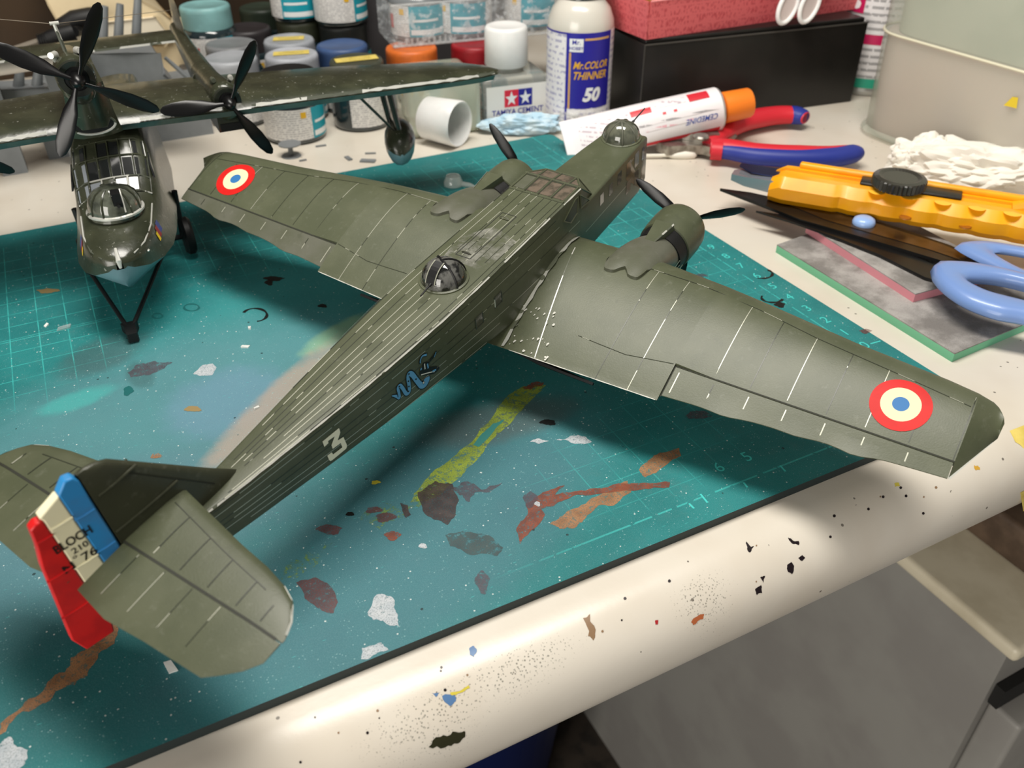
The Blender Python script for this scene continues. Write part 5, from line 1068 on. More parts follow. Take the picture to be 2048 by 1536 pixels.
f = k.math('MULTIPLY', rw, k.math('LESS_THAN', nn.outputs['Distance'], .42)); k.t.links.new(k.mix(k.math('MULTIPLY', f, .75), lin((226, 108, 112)), lin((188, 62, 72))), k.p.inputs['Base Color']); k.p.inputs['Roughness'].default_value = .5; m_pink = k.m
pf = G(1292, 80, ZB); pr_ = G(1712, 18, ZB); L_ = np.linalg.norm((pr_-pf)[:2]); pa_ = math.atan2((pr_-pf)[1], (pr_-pf)[0])
pk = thing('pink_tray', 'pink printed card tray standing on the black box', 'tray', (pf[0], pf[1], ZB)); pk.rotation_euler = (0, 0, pa_)
h_ = 2.1; D_ = 4.6; fl_ = .35
b = MB().hexa([(0, 0, 0), (L_, 0, 0), (L_, .12, 0), (0, .12, 0), (-fl_*.3, -fl_, h_), (L_+fl_, -fl_, h_), (L_+fl_, -fl_+.12, h_), (-fl_*.3, -fl_+.12, h_)]); obj('tray_front', b, m_pink, pk, 0)
b = MB().hexa([(0, 0, 0), (.12, 0, 0), (.12, D_, 0), (0, D_, 0), (-fl_, -fl_, h_), (-fl_+.12, -fl_, h_), (-fl_+.12, D_+fl_, h_), (-fl_, D_+fl_, h_)]); obj('tray_side', b, m_pink, pk, 0)
b = MB().hexa([(L_-.12, 0, 0), (L_, 0, 0), (L_, D_, 0), (L_-.12, D_, 0), (L_+fl_-.12, -fl_, h_), (L_+fl_, -fl_, h_), (L_+fl_, D_+fl_, h_), (L_+fl_-.12, D_+fl_, h_)]); obj('tray_side', b, m_pink, pk, 0)
b = MB().hexa([(0, D_-.12, 0), (L_, D_-.12, 0), (L_, D_, 0), (0, D_, 0), (-fl_, D_+fl_-.12, h_), (L_+fl_, D_+fl_-.12, h_), (L_+fl_, D_+fl_, h_), (-fl_, D_+fl_, h_)]); obj('tray_back', b, m_pink, pk, 0)
obj('tray_floor', MB().box((L_/2, D_/2, .05), (L_, D_, .1)), m_pink, pk, 0)
obj('tray_rim', MB().tube([(-fl_*.3, -fl_, h_), (L_+fl_, -fl_, h_)], .06, 6), M('pale pink card edge', (240, 150, 150), .5), pk)
tb_ = rbox('wooden_block', (0, 0, 0), (9.0, 2.6, 2.0), .15, M('orange tan wood', (196, 140, 70), .5, col2=(170, 116, 50), nscale=.8), None); q_ = pf[:2]+np.array((math.cos(pa_), math.sin(pa_)))*5.4+np.array((-math.sin(pa_), math.cos(pa_)))*2.3
tb_.location = (q_[0], q_[1], ZB+1.12); tb_.rotation_euler = (0, 0, pa_); tag(tb_, 'orange-tan wooden block lying inside the pink tray', 'block')
# white double loop hanging over the tray rim
hd = thing('double_loop_clip', 'white plastic double loop clip hanging over the pink tray rim', 'clip', (0, 0, 0)); hb = np.array((math.cos(pa_), math.sin(pa_))); hn = np.array((math.sin(pa_), -math.cos(pa_)))
p0 = G(1567, 16, ZB+1.0); p1 = G(1610, 14, ZB+1.0); hd.location = (p0[0], p0[1], ZB+1.0)
for i, pp in enumerate((p0, p1)):
    o2 = pp-p0; pts = []
    for a in np.linspace(0, 2*math.pi, 29):
        u_, v_ = .62*math.cos(a), .95*math.sin(a); uu_ = u_*math.cos(.5)+v_*math.sin(.5); vv_ = -u_*math.sin(.5)+v_*math.cos(.5)
        pts.append((o2[0]+uu_*hb[0]+hn[0]*(.35-.05*vv_), o2[1]+uu_*hb[1]+hn[1]*(.35-.05*vv_), .15+vv_))
    lp = obj('loop', MB().tube(pts, .13, 8, False), m_wcap, hd)
    b = MB().ngon([tuple(np.array(q2)*1.0+np.array((-hn[0]*.02, -hn[1]*.02, 0))) for q2 in pts[:-1]]); obj('loop_web', b, M('white translucent web', (214, 200, 196), .4), lp, 0, tri=True)
# lime pouch leaning between bottle and tray
lp_ = G(1215, 50, ZB); gp = thing('lime_pouch', 'lime green pouch leaning on the pink tray beside the thinner bottle', 'pouch', (lp_[0]+1.3, lp_[1]+.8, ZB)); gp.rotation_euler = (0, 0, ba)
obj('pouch', MB().loft([[(-1.3+sx*w_, sy*th_+yo, z) for sx, sy in ((-1, -1), (1, -1), (1, 1), (-1, 1))] for w_, th_, yo, z in ((.5, .25, 0, 0), (.65, .4, .05, .8), (.9, .4, .0, 2.0), (1.1, .15, .1, 3.4))]), M('lime pouch plastic', (140, 146, 40), .4, col2=(120, 126, 34), nscale=1), gp, 60)
# ---- spray can
scn = np.array((52.6, 9.2, DESK)); ph = camdir(scn)
spc = wthing('spray_can', 'white spray can with crimson flame label, standing behind the tank', 'spray can', tuple(scn))
obj('can_body', MB().lathe([(2.5, 0), (2.6, .1), (2.6, .35), (2.5, .4), (2.55, .5), (2.55, 14), (2.3, 14.6), (1.4, 15.2), (1.3, 16.5), (.05, 16.5)], 48, scn), M('silver can metal', (190, 190, 186), .3, metal=.7), spc, 50)
obj('paper_label', wrap(scn, 2.56, ph, -3.9, 3.9, .5, 13.8, 40), fineprint('can small print', (226, 224, 224), (70, 70, 72), 2.4, 5, .42), spc, 60)
obj('green_band', wrap(scn, 2.575, ph, -3.9, 3.9, .5, 1.1, 40), M('can green', (40, 160, 130), .4), spc, 60)
m_crim = M('can crimson', (190, 24, 84), .4)
obj('crimson_band', wrap(scn, 2.575, ph, -3.9, .5, 3.2, 3.8, 24), m_crim, spc, 60)
fpx = GY(1748, 18, scn[1]-2.2)[2]-DESK
obj('flame_panel', wrap(scn, 2.575, ph, -2.2, -1.0, fpx-.6, fpx+.6, 8), m_crim, spc, 60)
fl2 = [(0, -.4), (.22, -.3), (.28, -.05), (.15, .15), (.1, .05), (.02, .42), (-.18, .15), (-.28, -.1), (-.2, -.32)]
obj('flame_mark', MB().ngon([cyl(scn, 2.60, ph)(-1.55+a, fpx+c_) for a, c_ in fl2]), m_white, spc, 0, tri=True)
# ---- big translucent tank
ta, tb2 = np.array((1.0, 0.0)), np.array((0.0, -1.0)); tk0 = np.array((45.5, 3.2))
def tank_ring(grow, z, r=2.3, inset=0.0):
    pts = []; La, Lb = 24+2*grow-2*inset, 26+2*grow-2*inset
    for u0, v0, a0 in ((r, r, 180), (La-r, r, 270), (La-r, Lb-r, 0), (r, Lb-r, 90)):
        for j in range(7):
            a = math.radians(a0+15*j); u, v = u0+r*math.cos(a)-grow+inset, v0+r*math.sin(a)-grow+inset; p = tk0+ta*u+tb2*v; pts.append((p[0], p[1], z))
    return pts
tnk = wthing('plastic_tank', 'large translucent plastic tank of milky liquid beside the pliers', 'tank', (float(tk0[0]+12), float(tk0[1]-13), DESK))
k = NT('frosted tank plastic'); k.p.inputs['Base Color'].default_value = lin((196, 202, 186)); k.p.inputs['Roughness'].default_value = .28; k.p.inputs['Alpha'].default_value = .42; k.bump(k.noise(.8, 3), .1); m_tank = k.m
b = MB().loft([tank_ring(0, DESK), tank_ring(.15, DESK+.4), tank_ring(.22, 3), tank_ring(.32, 8), tank_ring(.5, 18)], True, True, False); obj('tank_wall', b, m_tank, tnk, 50)
obj('tank_foot', MB().loft([tank_ring(.25, DESK+.01), tank_ring(.35, DESK+.25), tank_ring(.2, DESK+.5)], True, False, False), m_tank, tnk, 50)
m_liq = M('milky lilac liquid', (206, 186, 176), .3, col2=(190, 172, 172), nscale=.12, lo=.3, hi=.7, sss=.2)
obj('liquid', MB().loft([tank_ring(0, DESK+.15, inset=.12), tank_ring(.22, 3, inset=.14), tank_ring(.26, 5.35, inset=.14)]), m_liq, tnk, 50)
obj('tank_back_film', MB().loft([tank_ring(.26, 5.4, inset=.5), tank_ring(.45, 17, inset=.5)], True, False, False), M('limescale film', (176, 180, 164), .5, col2=(160, 166, 150), nscale=.3), tnk, 50)
b = MB().tube([np.array(tank_ring(.31, 5.4, inset=.0)[j % 28]) for j in range(21, 36)], .07, 6); obj('level_mark', b, M('pale level mark', (212, 208, 184), .4), tnk)
obj('yellow_sticker', MB().ngon([tuple(GY(px_, py_, -10.2)) for px_, py_ in ()] or [tuple(np.append(tk0+ta*(-.32)+tb2*v, z)) for v, z in ((9.2, 3.7), (9.9, 3.75), (9.8, 4.25), (9.5, 4.2))]), M('yellow sticker', (216, 190, 50), .5), tnk, 0)
# ================================================================== tools and small things
# crumpled papers
def crumple(name, c, d, seed, mat, label, cat, rz=0.0, sub=5, amp=.35):
    bm = bmesh.new(); bmesh.ops.create_icosphere(bm, subdivisions=sub, radius=1.0)
    from mathutils import noise as MN
    off = Vector((seed*3.1, seed*1.7, seed*.9))
    for v in bm.verts:
        n = v.co.normalized(); k_ = 1.0+amp*MN.noise(n*1.6+off)+amp*.9*abs(MN.noise(n*3.5+off))-amp*.40*abs(MN.noise(n*6+off))+amp*.08*abs(MN.noise(n*13+off))
        v.co = Vector((n.x*d[0]*k_, n.y*d[1]*k_, n.z*d[2]*k_))
    ca, sa = math.cos(rz), math.sin(rz); zmin = -d[2]*.75
    for v in bm.verts:
        v.co.z = max(v.co.z, zmin); x_, y_ = v.co.x, v.co.y; v.co.x, v.co.y = x_*ca-y_*sa, x_*sa+y_*ca; v.co.z -= zmin
    me = bpy.data.meshes.new(name); bm.to_mesh(me); bm.free(); me.materials.append(mat); me.shade_smooth(); me.set_sharp_from_angle(angle=math.radians(28))
    o = link(bpy.data.objects.new(name, me), None); o.location = c; return tag(o, label, cat)
m_tis = M('white tissue paper', (236, 232, 222), .8, sss=.15); m_blt = M('pale blue tissue', (176, 208, 226), .75, col2=(206, 224, 232), nscale=1.2)
k = NT('clear crumpled film'); k.p.inputs['Base Color'].default_value = lin((224, 224, 220)); k.p.inputs['Roughness'].default_value = .15
k.t.links.new(k.math('ADD', k.math('MULTIPLY', k.ramp(k.noise(1.2, 5), .45, .6), .5), .18), k.p.inputs['Alpha']); k.bump(k.noise(1.5, 5), .5, .002); m_film = k.m
p = G(1930, 405, DESK); crumple('crumpled_tissue', (p[0]+1.2, p[1]+1.0, DESK), (3.6, 2.1, 1.35), 3, m_tis, 'crumpled white tissue between the tank and the yellow knife', 'tissue', -.7)
p = G(1858, 380, DESK); crumple('crumpled_tissue', (p[0]+.6, p[1]+1.2, DESK), (1.6, 1.0, 1.3), 8, m_tis, 'small crumpled white tissue against the tank corner, left of the larger one', 'tissue', -.5)
p = G(1045, 272, DESK); crumple('blue_tissue', (p[0]+.1, p[1]+.55, DESK), (2.2, .75, .62), 5, m_blt, 'crumpled pale blue tissue in front of the cement bottle', 'tissue', -.55)
p = G(1165, 262, DESK); crumple('plastic_film', (p[0]+.2, p[1]+.3, DESK), (2.0, .8, .7), 9, m_film, 'crumpled clear plastic film beside the thinner bottle', 'plastic film', -.5)
# ---- glue tube
ax0 = G(1128, 284, .55); ax1 = G(1432, 219, 1.75); td = (ax1-ax0); tl = np.linalg.norm(td); td /= tl
sd = np.cross(td, (0, 0, 1.0)); sd /= np.linalg.norm(sd); ud = np.cross(sd, td)     # sd points to the near side
gt = wthing('glue_tube', 'white and red glue tube with orange cap, lying in front of the black box', 'glue tube', (float((ax0+ax1)[0]/2), float((ax0+ax1)[1]/2), DESK))
m_tube = fineprint('printed white tube', (232, 226, 228), (150, 120, 140), 5.0, 4.0, .5); m_tubew = M('white tube metal', (232, 228, 230), .35)
tilt = math.radians(50)
def tube_pt(t, a, off=0.0):
    """t along the tube 0..1 (crimp to shoulder), a angle from the near side upwards"""
    w = interp(t, [(0, 1.15), (.5, 1.22), (.85, 1.2), (1, 1.2)])+off; h = interp(t, [(0, .05), (.06, .06), (.3, .55), (.6, .98), (.85, 1.18), (1, 1.2)])+off
    e1 = sd*math.cos(tilt)*-1+ud*math.sin(tilt); e2 = sd*math.sin(tilt)+ud*math.cos(tilt); th = math.pi-tilt-a
    p = ax0+td*tl*t; return p+e1*w*math.cos(th)+e2*h*math.sin(th)
b = MB().loft([[tube_pt(t, 2*math.pi*j/36) for j in range(36)] for t in (0, .05, .06, .15, .3, .45, .6, .75, .88, 1.0)]); obj('tube_body', b, m_tubew, gt, 50)
b = MB().loft([[ax1+td*h+r_*(sd*math.cos(2*math.pi*j/32)+ud*math.sin(2*math.pi*j/32)) for j in range(32)] for r_, h in ((1.2, -.02), (1.15, .12), (.75, .28), (.62, .3), (.62, .5))]); obj('tube_shoulder', b, M('tube shoulder metal', (206, 206, 206), .3, metal=.5), gt, 50)
capm = M('orange cap plastic', (244, 130, 36), .42)
b = MB().loft([[ax1+td*h+(r_*(1-.03*(j % 2)))*(sd*math.cos(2*math.pi*j/48)+ud*math.sin(2*math.pi*j/48)) for j in range(48)] for r_, h in ((.80, .34), (.86, .38), (.80, 1.9), (.74, 2.0), (.05, 2.02))]); obj('cap', b, capm, gt, 50)
def tpatch(t0, t1, a0, a1, mat, nm, off=.015):
    b = MB().loft([[tube_pt(t, a0+(a1-a0)*j/6, off) for j in range(7)] for t in np.linspace(t0, t1, 8)], False, False, False); return obj(nm, b, mat, gt, 60)
m_tred = M('tube red print', (206, 44, 56), .4); m_tbl = M('tube blue print', (60, 84, 160), .4)
tpatch(.80, .93, 1.0, 1.5, m_tred, 'red_panel'); tpatch(.43, .56, .95, 1.25, m_tred, 'red_panel'); tpatch(.30, .98, -.78, -.50, m_tred, 'red_strip')
tpatch(.10, .42, .1, 1.2, m_tube, 'small_print'); tpatch(.58, .78, 1.05, 1.5, m_tube, 'small_print')
for t_ in (.62, .69): tpatch(t_, t_+.022, .70, .82, m_tred, 'red_mark')
def ttext(s, t_, a_, size, mat, **kw):
    b = MB(); addtext(b, s, lambda X, Y: tuple(tube_pt(t_-X/tl, a_-Y/1.2, .022)), size, **kw); obj('tube_lettering', b, mat, gt, 0)
ttext('CEMEDINE', .86, .12, .42, m_tbl, shear=.3, bold=.01, sx=.9)
b = MB()
for r_ in range(2): b.loft([[tube_pt(t, .40+.035*j+.0*r_, .018) for j in range(2)] for t in np.linspace(.46, .97, 10)], False, False, False)
tpatch(.46, .97, .38, .47, fineprint('tube dark print line', (232, 226, 228), (50, 50, 60), 3, 7, .40), 'small_print', .016)
tpatch(.50, .80, .12, .24, fineprint('tube pink print line', (232, 226, 228), (220, 120, 140), 3, 7, .40), 'small_print', .016)
# ---- cutting pliers
plr = wthing('cutting_pliers', 'side cutting pliers with red and blue handles in front of the black box', 'pliers', tuple(G(1420, 285, DESK)))
m_hr = M('red handle rubber', (206, 38, 52), .45); m_hb = M('blue handle rubber', (34, 50, 140), .45); m_steel = M('worn steel', (170, 166, 158), .3, metal=.8, col2=(130, 124, 116), nscale=2)
def GZ(pts, z): return [G(a, c_, z) for a, c_ in pts]
zP = DESK+.75
up_ = smooth_line(GZ([(1418, 288), (1452, 262), (1490, 243), (1540, 232), (1585, 230), (1612, 236)], zP), 6)
obj('handle', MB().tube(up_, [interp(i/(len(up_)-1), [(0, .42), (.2, .62), (.5, .72), (.85, .66), (1, .42)]) for i in range(len(up_))], 14, flat=.75), m_hr, plr)
tip_ = up_[-9:]; obj('handle_grip', MB().tube(tip_, [.58, .64, .66, .66, .64, .60, .56, .50, .36], 14, flat=.78), m_hb, plr) 
lo_ = smooth_line(GZ([(1422, 300), (1460, 303), (1520, 312), (1600, 316), (1670, 314), (1718, 304)], zP), 6)
obj('handle', MB().tube([p+np.array((.1, .22, .12)) for p in lo_], [interp(i/(len(lo_)-1), [(0, .50), (.15, .56), (.6, .58), (.85, .45), (1, .2)]) for i in range(len(lo_))], 14, flat=.8), m_hr, plr)
obj('handle_grip', MB().tube(lo_[3:], [interp(i/(len(lo_)-4), [(0, .50), (.2, .58), (.7, .64), (.92, .60), (1, .40)]) for i in range(len(lo_)-3)], 14, flat=.8), m_hb, plr)
obj('handle_collar', MB().tube(lo_[:5], .60, 14, flat=.85), m_hr, plr)
jw = [(1312, 293), (1340, 280), (1372, 262), (1408, 268), (1424, 283), (1428, 306), (1405, 300), (1370, 300), (1335, 302)]
obj('jaw', MB().prism([tuple(G(a, c_, DESK+.5)[:2]) for a, c_ in jw], DESK+.25, DESK+.75), m_steel, plr, 30)
jw2 = [(1318, 283), (1345, 268), (1390, 254), (1425, 262), (1438, 280), (1410, 284), (1365, 278)]
obj('jaw', MB().prism([tuple(G(a, c_, DESK+.8)[:2]) for a, c_ in jw2], DESK+.76, DESK+1.15), m_steel, plr, 30)
pv = G(1402, 276, DESK+1.15); obj('pivot', MB().lathe([(.45, 0), (.45, .12), (.38, .2), (.05, .2)], 24, (pv[0], pv[1], DESK+1.12)), m_steel, plr)
obj('pliers_spring', MB().tube(GZ([(1436, 290), (1455, 284), (1470, 272)], DESK+.6), .12, 8), m_steel, plr)
# cotton swab
sw0, sw1 = G(1262, 312, DESK+.18), G(1392, 310, DESK+.18)
swb = wthing('cotton_swab', 'white cotton swab lying between the bomber nose and the pliers', 'cotton swab', tuple(G(1330, 310, DESK)))
obj('stick', MB().tube([sw0, sw1], .10, 8), M('white paper stick', (232, 228, 214), .6), swb); dd_ = (sw1-sw0)/np.linalg.norm(sw1-sw0)
obj('cotton_tip', MB().tube([sw1-dd_*1.5, sw1-dd_*1.2, sw1-dd_*.6, sw1-dd_*.1, sw1+dd_*.05], [.11, .20, .26, .2, .05], 12), M('cotton wool', (238, 234, 222), .9), swb)
# ---- sanding sponges
def sponge(name, poly, z0, z1, edge, label):
    k = NT(name+' abrasive'); f = k.ramp(k.noise(.55, 5, .6), .38, .62); base = k.mix(f, lin((122, 118, 114)), lin((168, 164, 160)))
    base = k.mix(k.math('MULTIPLY', k.math('GREATER_THAN', k.noise(30, 2), .58), .2), base, lin((60, 58, 56))); k.t.links.new(base, k.p.inputs['Base Color']); k.p.inputs['Roughness'].default_value = .8; k.bump(k.noise(40, 2), .4)
    sp_ = wthing('sanding_sponge', label, 'sanding sponge', (float(np.mean([p[0] for p in poly])), float(np.mean([p[1] for p in poly])), z0))
    obj('foam', MB().prism(poly, z0, z1-.02), edge, sp_, 30); obj('abrasive_face', MB().prism(poly, z1-.02, z1+.02), k.m, sp_, 0); return sp_
sponge('green', [(30.55, -7.25), (30.30, -16.95), (37.6, -16.6), (37.2, -6.6)], DESK, .06, M('green foam edge', (124, 200, 160), .7), 'grey sanding sponge with green foam edge, on the desk right of the mat')
sponge('pink', [(32.5, -6.9), (31.85, -13.65), (36.6, -13.9), (37.0, -7.0)], .08, .44, M('pink foam edge', (222, 146, 156), .7), 'grey sanding sponge with pink foam edge, lying on the green-edged one')
# ---- scissors
sci = wthing('scissors', 'black-bladed scissors with periwinkle blue handles, lying on the sponges', 'scissors', tuple(G(1727, 452, .52)))
m_blk = M('black coated blade', (14, 13, 13), .35); m_brn = M('painted brown blade reflection', (96, 74, 48), .25, metal=.6, col2=(60, 44, 30), nscale=.6); m_peri = M('periwinkle plastic', (118, 148, 204), .35, coat=.3); m_peri2 = M('pale blue rivet', (150, 182, 232), .3, coat=.4)
bl1 = [(1440, 378), (1500, 386), (1600, 408), (1700, 430), (1800, 458), (1900, 492), (1990, 535), (1990, 560), (1880, 522), (1780, 492), (1690, 466), (1600, 440), (1510, 405)]
obj('blade', MB().prism([tuple(G(a, c_, .72)[:2]) for a, c_ in bl1], .62, .76), m_blk, sci, 30)
br1 = [(1560, 402), (1650, 420), (1760, 450), (1880, 488), (1960, 520), (1960, 534), (1860, 500), (1740, 466), (1650, 440)]
obj('blade_reflection', MB().prism([tuple(G(a, c_, .76)[:2]) for a, c_ in br1], .755, .785), m_brn, sci, 30)  # brown reflection along the blade, put in as a coloured strip
bl2 = [(1512, 422), (1580, 432), (1680, 455), (1780, 490), (1880, 535), (1890, 565), (1850, 555), (1760, 510), (1680, 478), (1590, 446)]
obj('blade', MB().prism([tuple(G(a, c_, .60)[:2]) for a, c_ in bl2], .525, .615), m_blk, sci, 30)
rv = G(1727, 447, .80); obj('rivet', MB().lathe([(.48, 0), (.50, .1), (.44, .24), (.3, .32), (.05, .34)], 28, (rv[0], rv[1], .78)), m_peri2, sci)
def plate(nm, outer, hole, z0, z1):
    def rs(poly, n):
        P_ = smooth_poly(poly, 8); d_ = [0]
        for p, q in zip(P_, P_[1:]+P_[:1]): d_.append(d_[-1]+np.linalg.norm(q-p))
        out = []
        for i in range(n):
            t = d_[-1]*i/n; j = max(k_ for k_ in range(len(P_)) if d_[k_] <= t+1e-9); f_ = (t-d_[j])/(d_[j+1]-d_[j]+1e-9); out.append(P_[j]*(1-f_)+P_[(j+1) % len(P_)]*f_)
        return out
    n = 48; zm = (z0+z1)/2
    O_ = [G(p[0], p[1], z1) for p in rs(outer, n)]; I_ = [G(p[0], p[1], z1) for p in rs(hole, n)]
    best = min(range(n), key=lambda s_: sum(np.linalg.norm(O_[i]-I_[(i+s_) % n]) for i in range(n))); I_ = [I_[(i+best) % n] for i in range(n)]
    cen = np.mean(I_, axis=0); at = lambda P, Q, f_, z: [np.array((*(p+(q-p)*f_)[:2], z)) for p, q in zip(P, Q)]
    rings = [at(O_, I_, 0, zm-.15*(z1-z0)), at(O_, I_, .06, z1-.12), at(O_, I_, .25, z1), at(O_, I_, .7, z1), at(O_, I_, .92, z1-.10), at(O_, I_, 1.0, zm), at(O_, I_, .9, z0+.08), at(O_, I_, .6, z0), at(O_, I_, .2, z0), at(O_, I_, .04, z0+.15), at(O_, I_, 0, zm-.15*(z1-z0))]
    return obj(nm, MB().loft(rings, True, False, False), m_peri, sci, 60)
plate('handle', [(1866, 524), (1885, 514), (1950, 520), (2048, 542), (2150, 575), (2230, 610), (2240, 640), (2150, 642), (2048, 624), (1990, 614), (1925, 588), (1878, 552)], [(1935, 550), (1985, 546), (2048, 557), (2130, 582), (2190, 610), (2140, 616), (2048, 592), (1975, 573)], .80, 1.45)
plate('handle', [(1912, 485), (1945, 477), (2000, 482), (2100, 502), (2210, 536), (2225, 590), (2150, 590), (2060, 560), (1985, 525)], [(1992, 497), (2050, 503), (2130, 522), (2185, 550), (2170, 570), (2090, 550), (2030, 524)], .95, 1.35)
# ---- big yellow knife
kn0, kn1 = G(1545, 366, 1.35), G(2075, 452, 1.35); kd = kn1-kn0; kl = np.linalg.norm(kd[:2]); ka = math.atan2(kd[1], kd[0])
kn = thing('utility_knife', 'large yellow snap-off utility knife with black thumb wheel, above the scissors', 'utility knife', (kn0[0], kn0[1], .80)); kn.rotation_euler = (0, 0, ka)
m_yk = M('yellow knife plastic', (246, 172, 20), .32, coat=.3, col2=(240, 160, 14), nscale=.6)
rings = []
for x_ in np.linspace(0, kl+3, 64):
    t = x_; bump_ = .12*max(0, math.cos((x_-3.2)*2*math.pi/1.35)) if 3 < x_ < 10.5 else 0
    w_ = 1.15 if x_ > .6 else .95+.33*x_; y0 = -w_-.05+bump_; y1 = w_*.9; h = 1.25 if x_ > .4 else 1.0+.6*x_; r_ = .32
    rings.append([(x_, y, z) for y, z in ((y0+r_, 0), (y1-r_, 0), (y1, r_), (y1, h-r_), (y1-r_, h), (.35, h), (.35, h-.12), (-.35, h-.12), (-.35, h), (y0+r_*1.3, h), (y0, h-r_*1.3), (y0, r_))])
obj('knife_body', MB().loft(rings), m_yk, kn, 35)
rbox('knife_rail', (kl/2+.6, .72, 1.36), (kl-.8, .36, .26), .08, m_yk, kn)
for gx in np.arange(4.6, 10.2, 1.35): obj('grip_dimple', MB().lathe([(.36, 0), (.30, .012), (.05, .016)], 18, (gx, -.75, 1.235)), M('amber dimple', (250, 190, 60), .3) if gx < 5 else bpy.data.materials['amber dimple'], kn)
for gx, gy in ((8.4, -1.0), (11.2, -.9), (6.0, -1.1)): obj('grip_notch', MB().lathe([(.26, 0), (.24, .05), (.05, .06)], 14, (gx, gy-.14, .45)), M('dark amber notch', (150, 88, 10), .5) if gx > 8 and gx < 9 else bpy.data.materials.get('dark amber notch') or m_yk, kn)
m_dkpl = M('dark grey wheel plastic', (52, 50, 44), .3, coat=.4)
sl = rbox('slider', (5.9, .12, 1.30), (4.2, .85, .12), .05, M('black slider plastic', (30, 28, 26), .35), kn)
wp_ = G(1800, 356, 2.6); wl_x = ((wp_[0]-kn0[0])*math.cos(ka)+(wp_[1]-kn0[1])*math.sin(ka)); wl_y = (-(wp_[0]-kn0[0])*math.sin(ka)+(wp_[1]-kn0[1])*math.cos(ka))
obj('thumb_wheel', MB().lathe([(.9, 0), (1.08, .03), (1.14, .08), (1.14, .42), (1.08, .48), (.9, .52), (.75, .46), (.05, .46)], 72, (wl_x, max(-.6, min(.6, wl_y)), 1.38), ribs=(.05, .47, .07)), m_dkpl, kn, 14)
obj('wheel_shaft', MB().lathe([(.3, 0), (.3, .3)], 16, (wl_x, max(-.6, min(.6, wl_y)), 1.2)), m_dkpl, kn)
obj('blade_guide', MB().loft([[(x_, y, z) for y, z in ((-w_, z0), (w_, z0), (w_, z0+h), (-w_, z0+h))] for x_, w_, z0, h in ((.3, .8, .35, .6), (-1.2, .62, .42, .45), (-1.9, .30, .48, .3))]), M('knife tip steel', (176, 182, 190), .25, metal=.7), kn, 30)
obj('blade', MB().loft([[(x_, y, z) for y, z in ((y0, .95), (y1, .95), (y1, 1.01), (y0, 1.01))] for x_, y0, y1 in ((.3, -.3, .75), (-1.0, -.25, .72), (-1.7, .35, .70))]), M('dark blue blade steel', (44, 50, 84), .25, metal=.6), kn, 30)
obj('end_clip', MB().loft([[(x_, y, z) for y, z in ((-.4, 1.2), (.6, 1.2), (.6, 1.2+h), (-.4, 1.2+h))] for x_, h in ((10.0, .05), (11.0, .35), (14, .4))]), m_yk, kn, 30)
# ---- odds and ends on the desk
m_gp = M('grey kit plastic', (122, 126, 128), .45, col2=(110, 114, 116), nscale=.5)
tp_ = G(583, 312, DESK); t_ = tag(obj('kit_part', MB().lathe([(.55, 0), (.5, .06), (.15, .1), (.13, .55), (.3, .62), (.62, .66), (.62, .72), (.05, .74)], 24), m_gp, None), 'small grey spool-shaped kit part in front of the black-lidded jar', 'kit part'); t_.location = tp_
for i, (px_, py_, w_, h_, rz_, lb) in enumerate(((642, 293, .30, .06, .3, 'thin grey plastic scrap on the desk behind the bomber wing'), (736, 323, .42, .2, -.2, 'flat grey plastic offcut on the desk near the mat edge'), (697, 318, .12, .3, .5, 'narrow grey plastic sliver beside the flat offcut'), (741, 308, .3, .05, 0, 'tiny dark grey sliver above the flat offcut'), (606, 322, .2, .05, .4, 'tiny pale sliver right of the spool-shaped part'))):
    p = G(px_, py_, DESK); o = tag(obj('plastic_scrap', MB().box((0, 0, .04), (w_*2, h_*2, .08)), m_gp, None, 0), lb, 'scrap', 'plastic scraps on the desk'); o.location = p; o.rotation_euler = (0, 0, rz_-.4)
# chips on the mat
m_chipw = M('white plastic shaving', (222, 224, 220), .4)
for i, (px_, py_, w_, lb) in enumerate(((127, 657, .24, 'clear square plastic offcut on the mat grid'), (93, 652, .10, 'small white shaving beside the clear offcut'), (343, 1336, .18, 'bright plastic shaving on the mat next to the tailplane'), (492, 694, .14, 'white shaving on the mat left of the fuselage'), (514, 816, .10, 'white shaving close to the fuselage flank'), (499, 656, .10, 'small white shaving above the others near the ring stain'))):
    p = G(px_, py_, 0.0); o = tag(obj('plastic_shaving', MB().hexa([(-w_, -w_*.5, 0), (w_, -w_*.4, 0), (w_*1.2, w_*.5, 0), (-w_*.7, w_*.6, 0), (-w_, -w_*.5, .03), (w_, -w_*.4, .06), (w_*1.2, w_*.5, .08), (-w_*.7, w_*.6, .04)]), m_chipw if i else m_clearpl, None, 0), lb, 'shaving', 'plastic shavings on the mat'); o.location = p; o.rotation_euler = (0, 0, i*.9)
cp_ = G(918, 372, 0); cpo = thing('clear_kit_part', 'small clear plastic kit part lying on the mat behind the left engine', 'kit part', tuple(cp_))
m_cpl = M('clear kit plastic', (206, 214, 208), .1, alpha=.55, coat=1.0)
obj('clear_dome', MB().lathe([(.50, .02), (.5, .2), (.36, .5), (.1, .6)], 20, (-.2, .25, 0), cap0=False), m_cpl, cpo); obj('clear_tab', MB().tube([(0, .1, .1), (.45, -.4, .08), (.6, -.7, .06)], [.16, .14, .08], 8), m_cpl, cpo)
obj('clear_strip', MB().box((.1, -.75, .03), (.9, .12, .05)), m_cpl, cpo, 0)
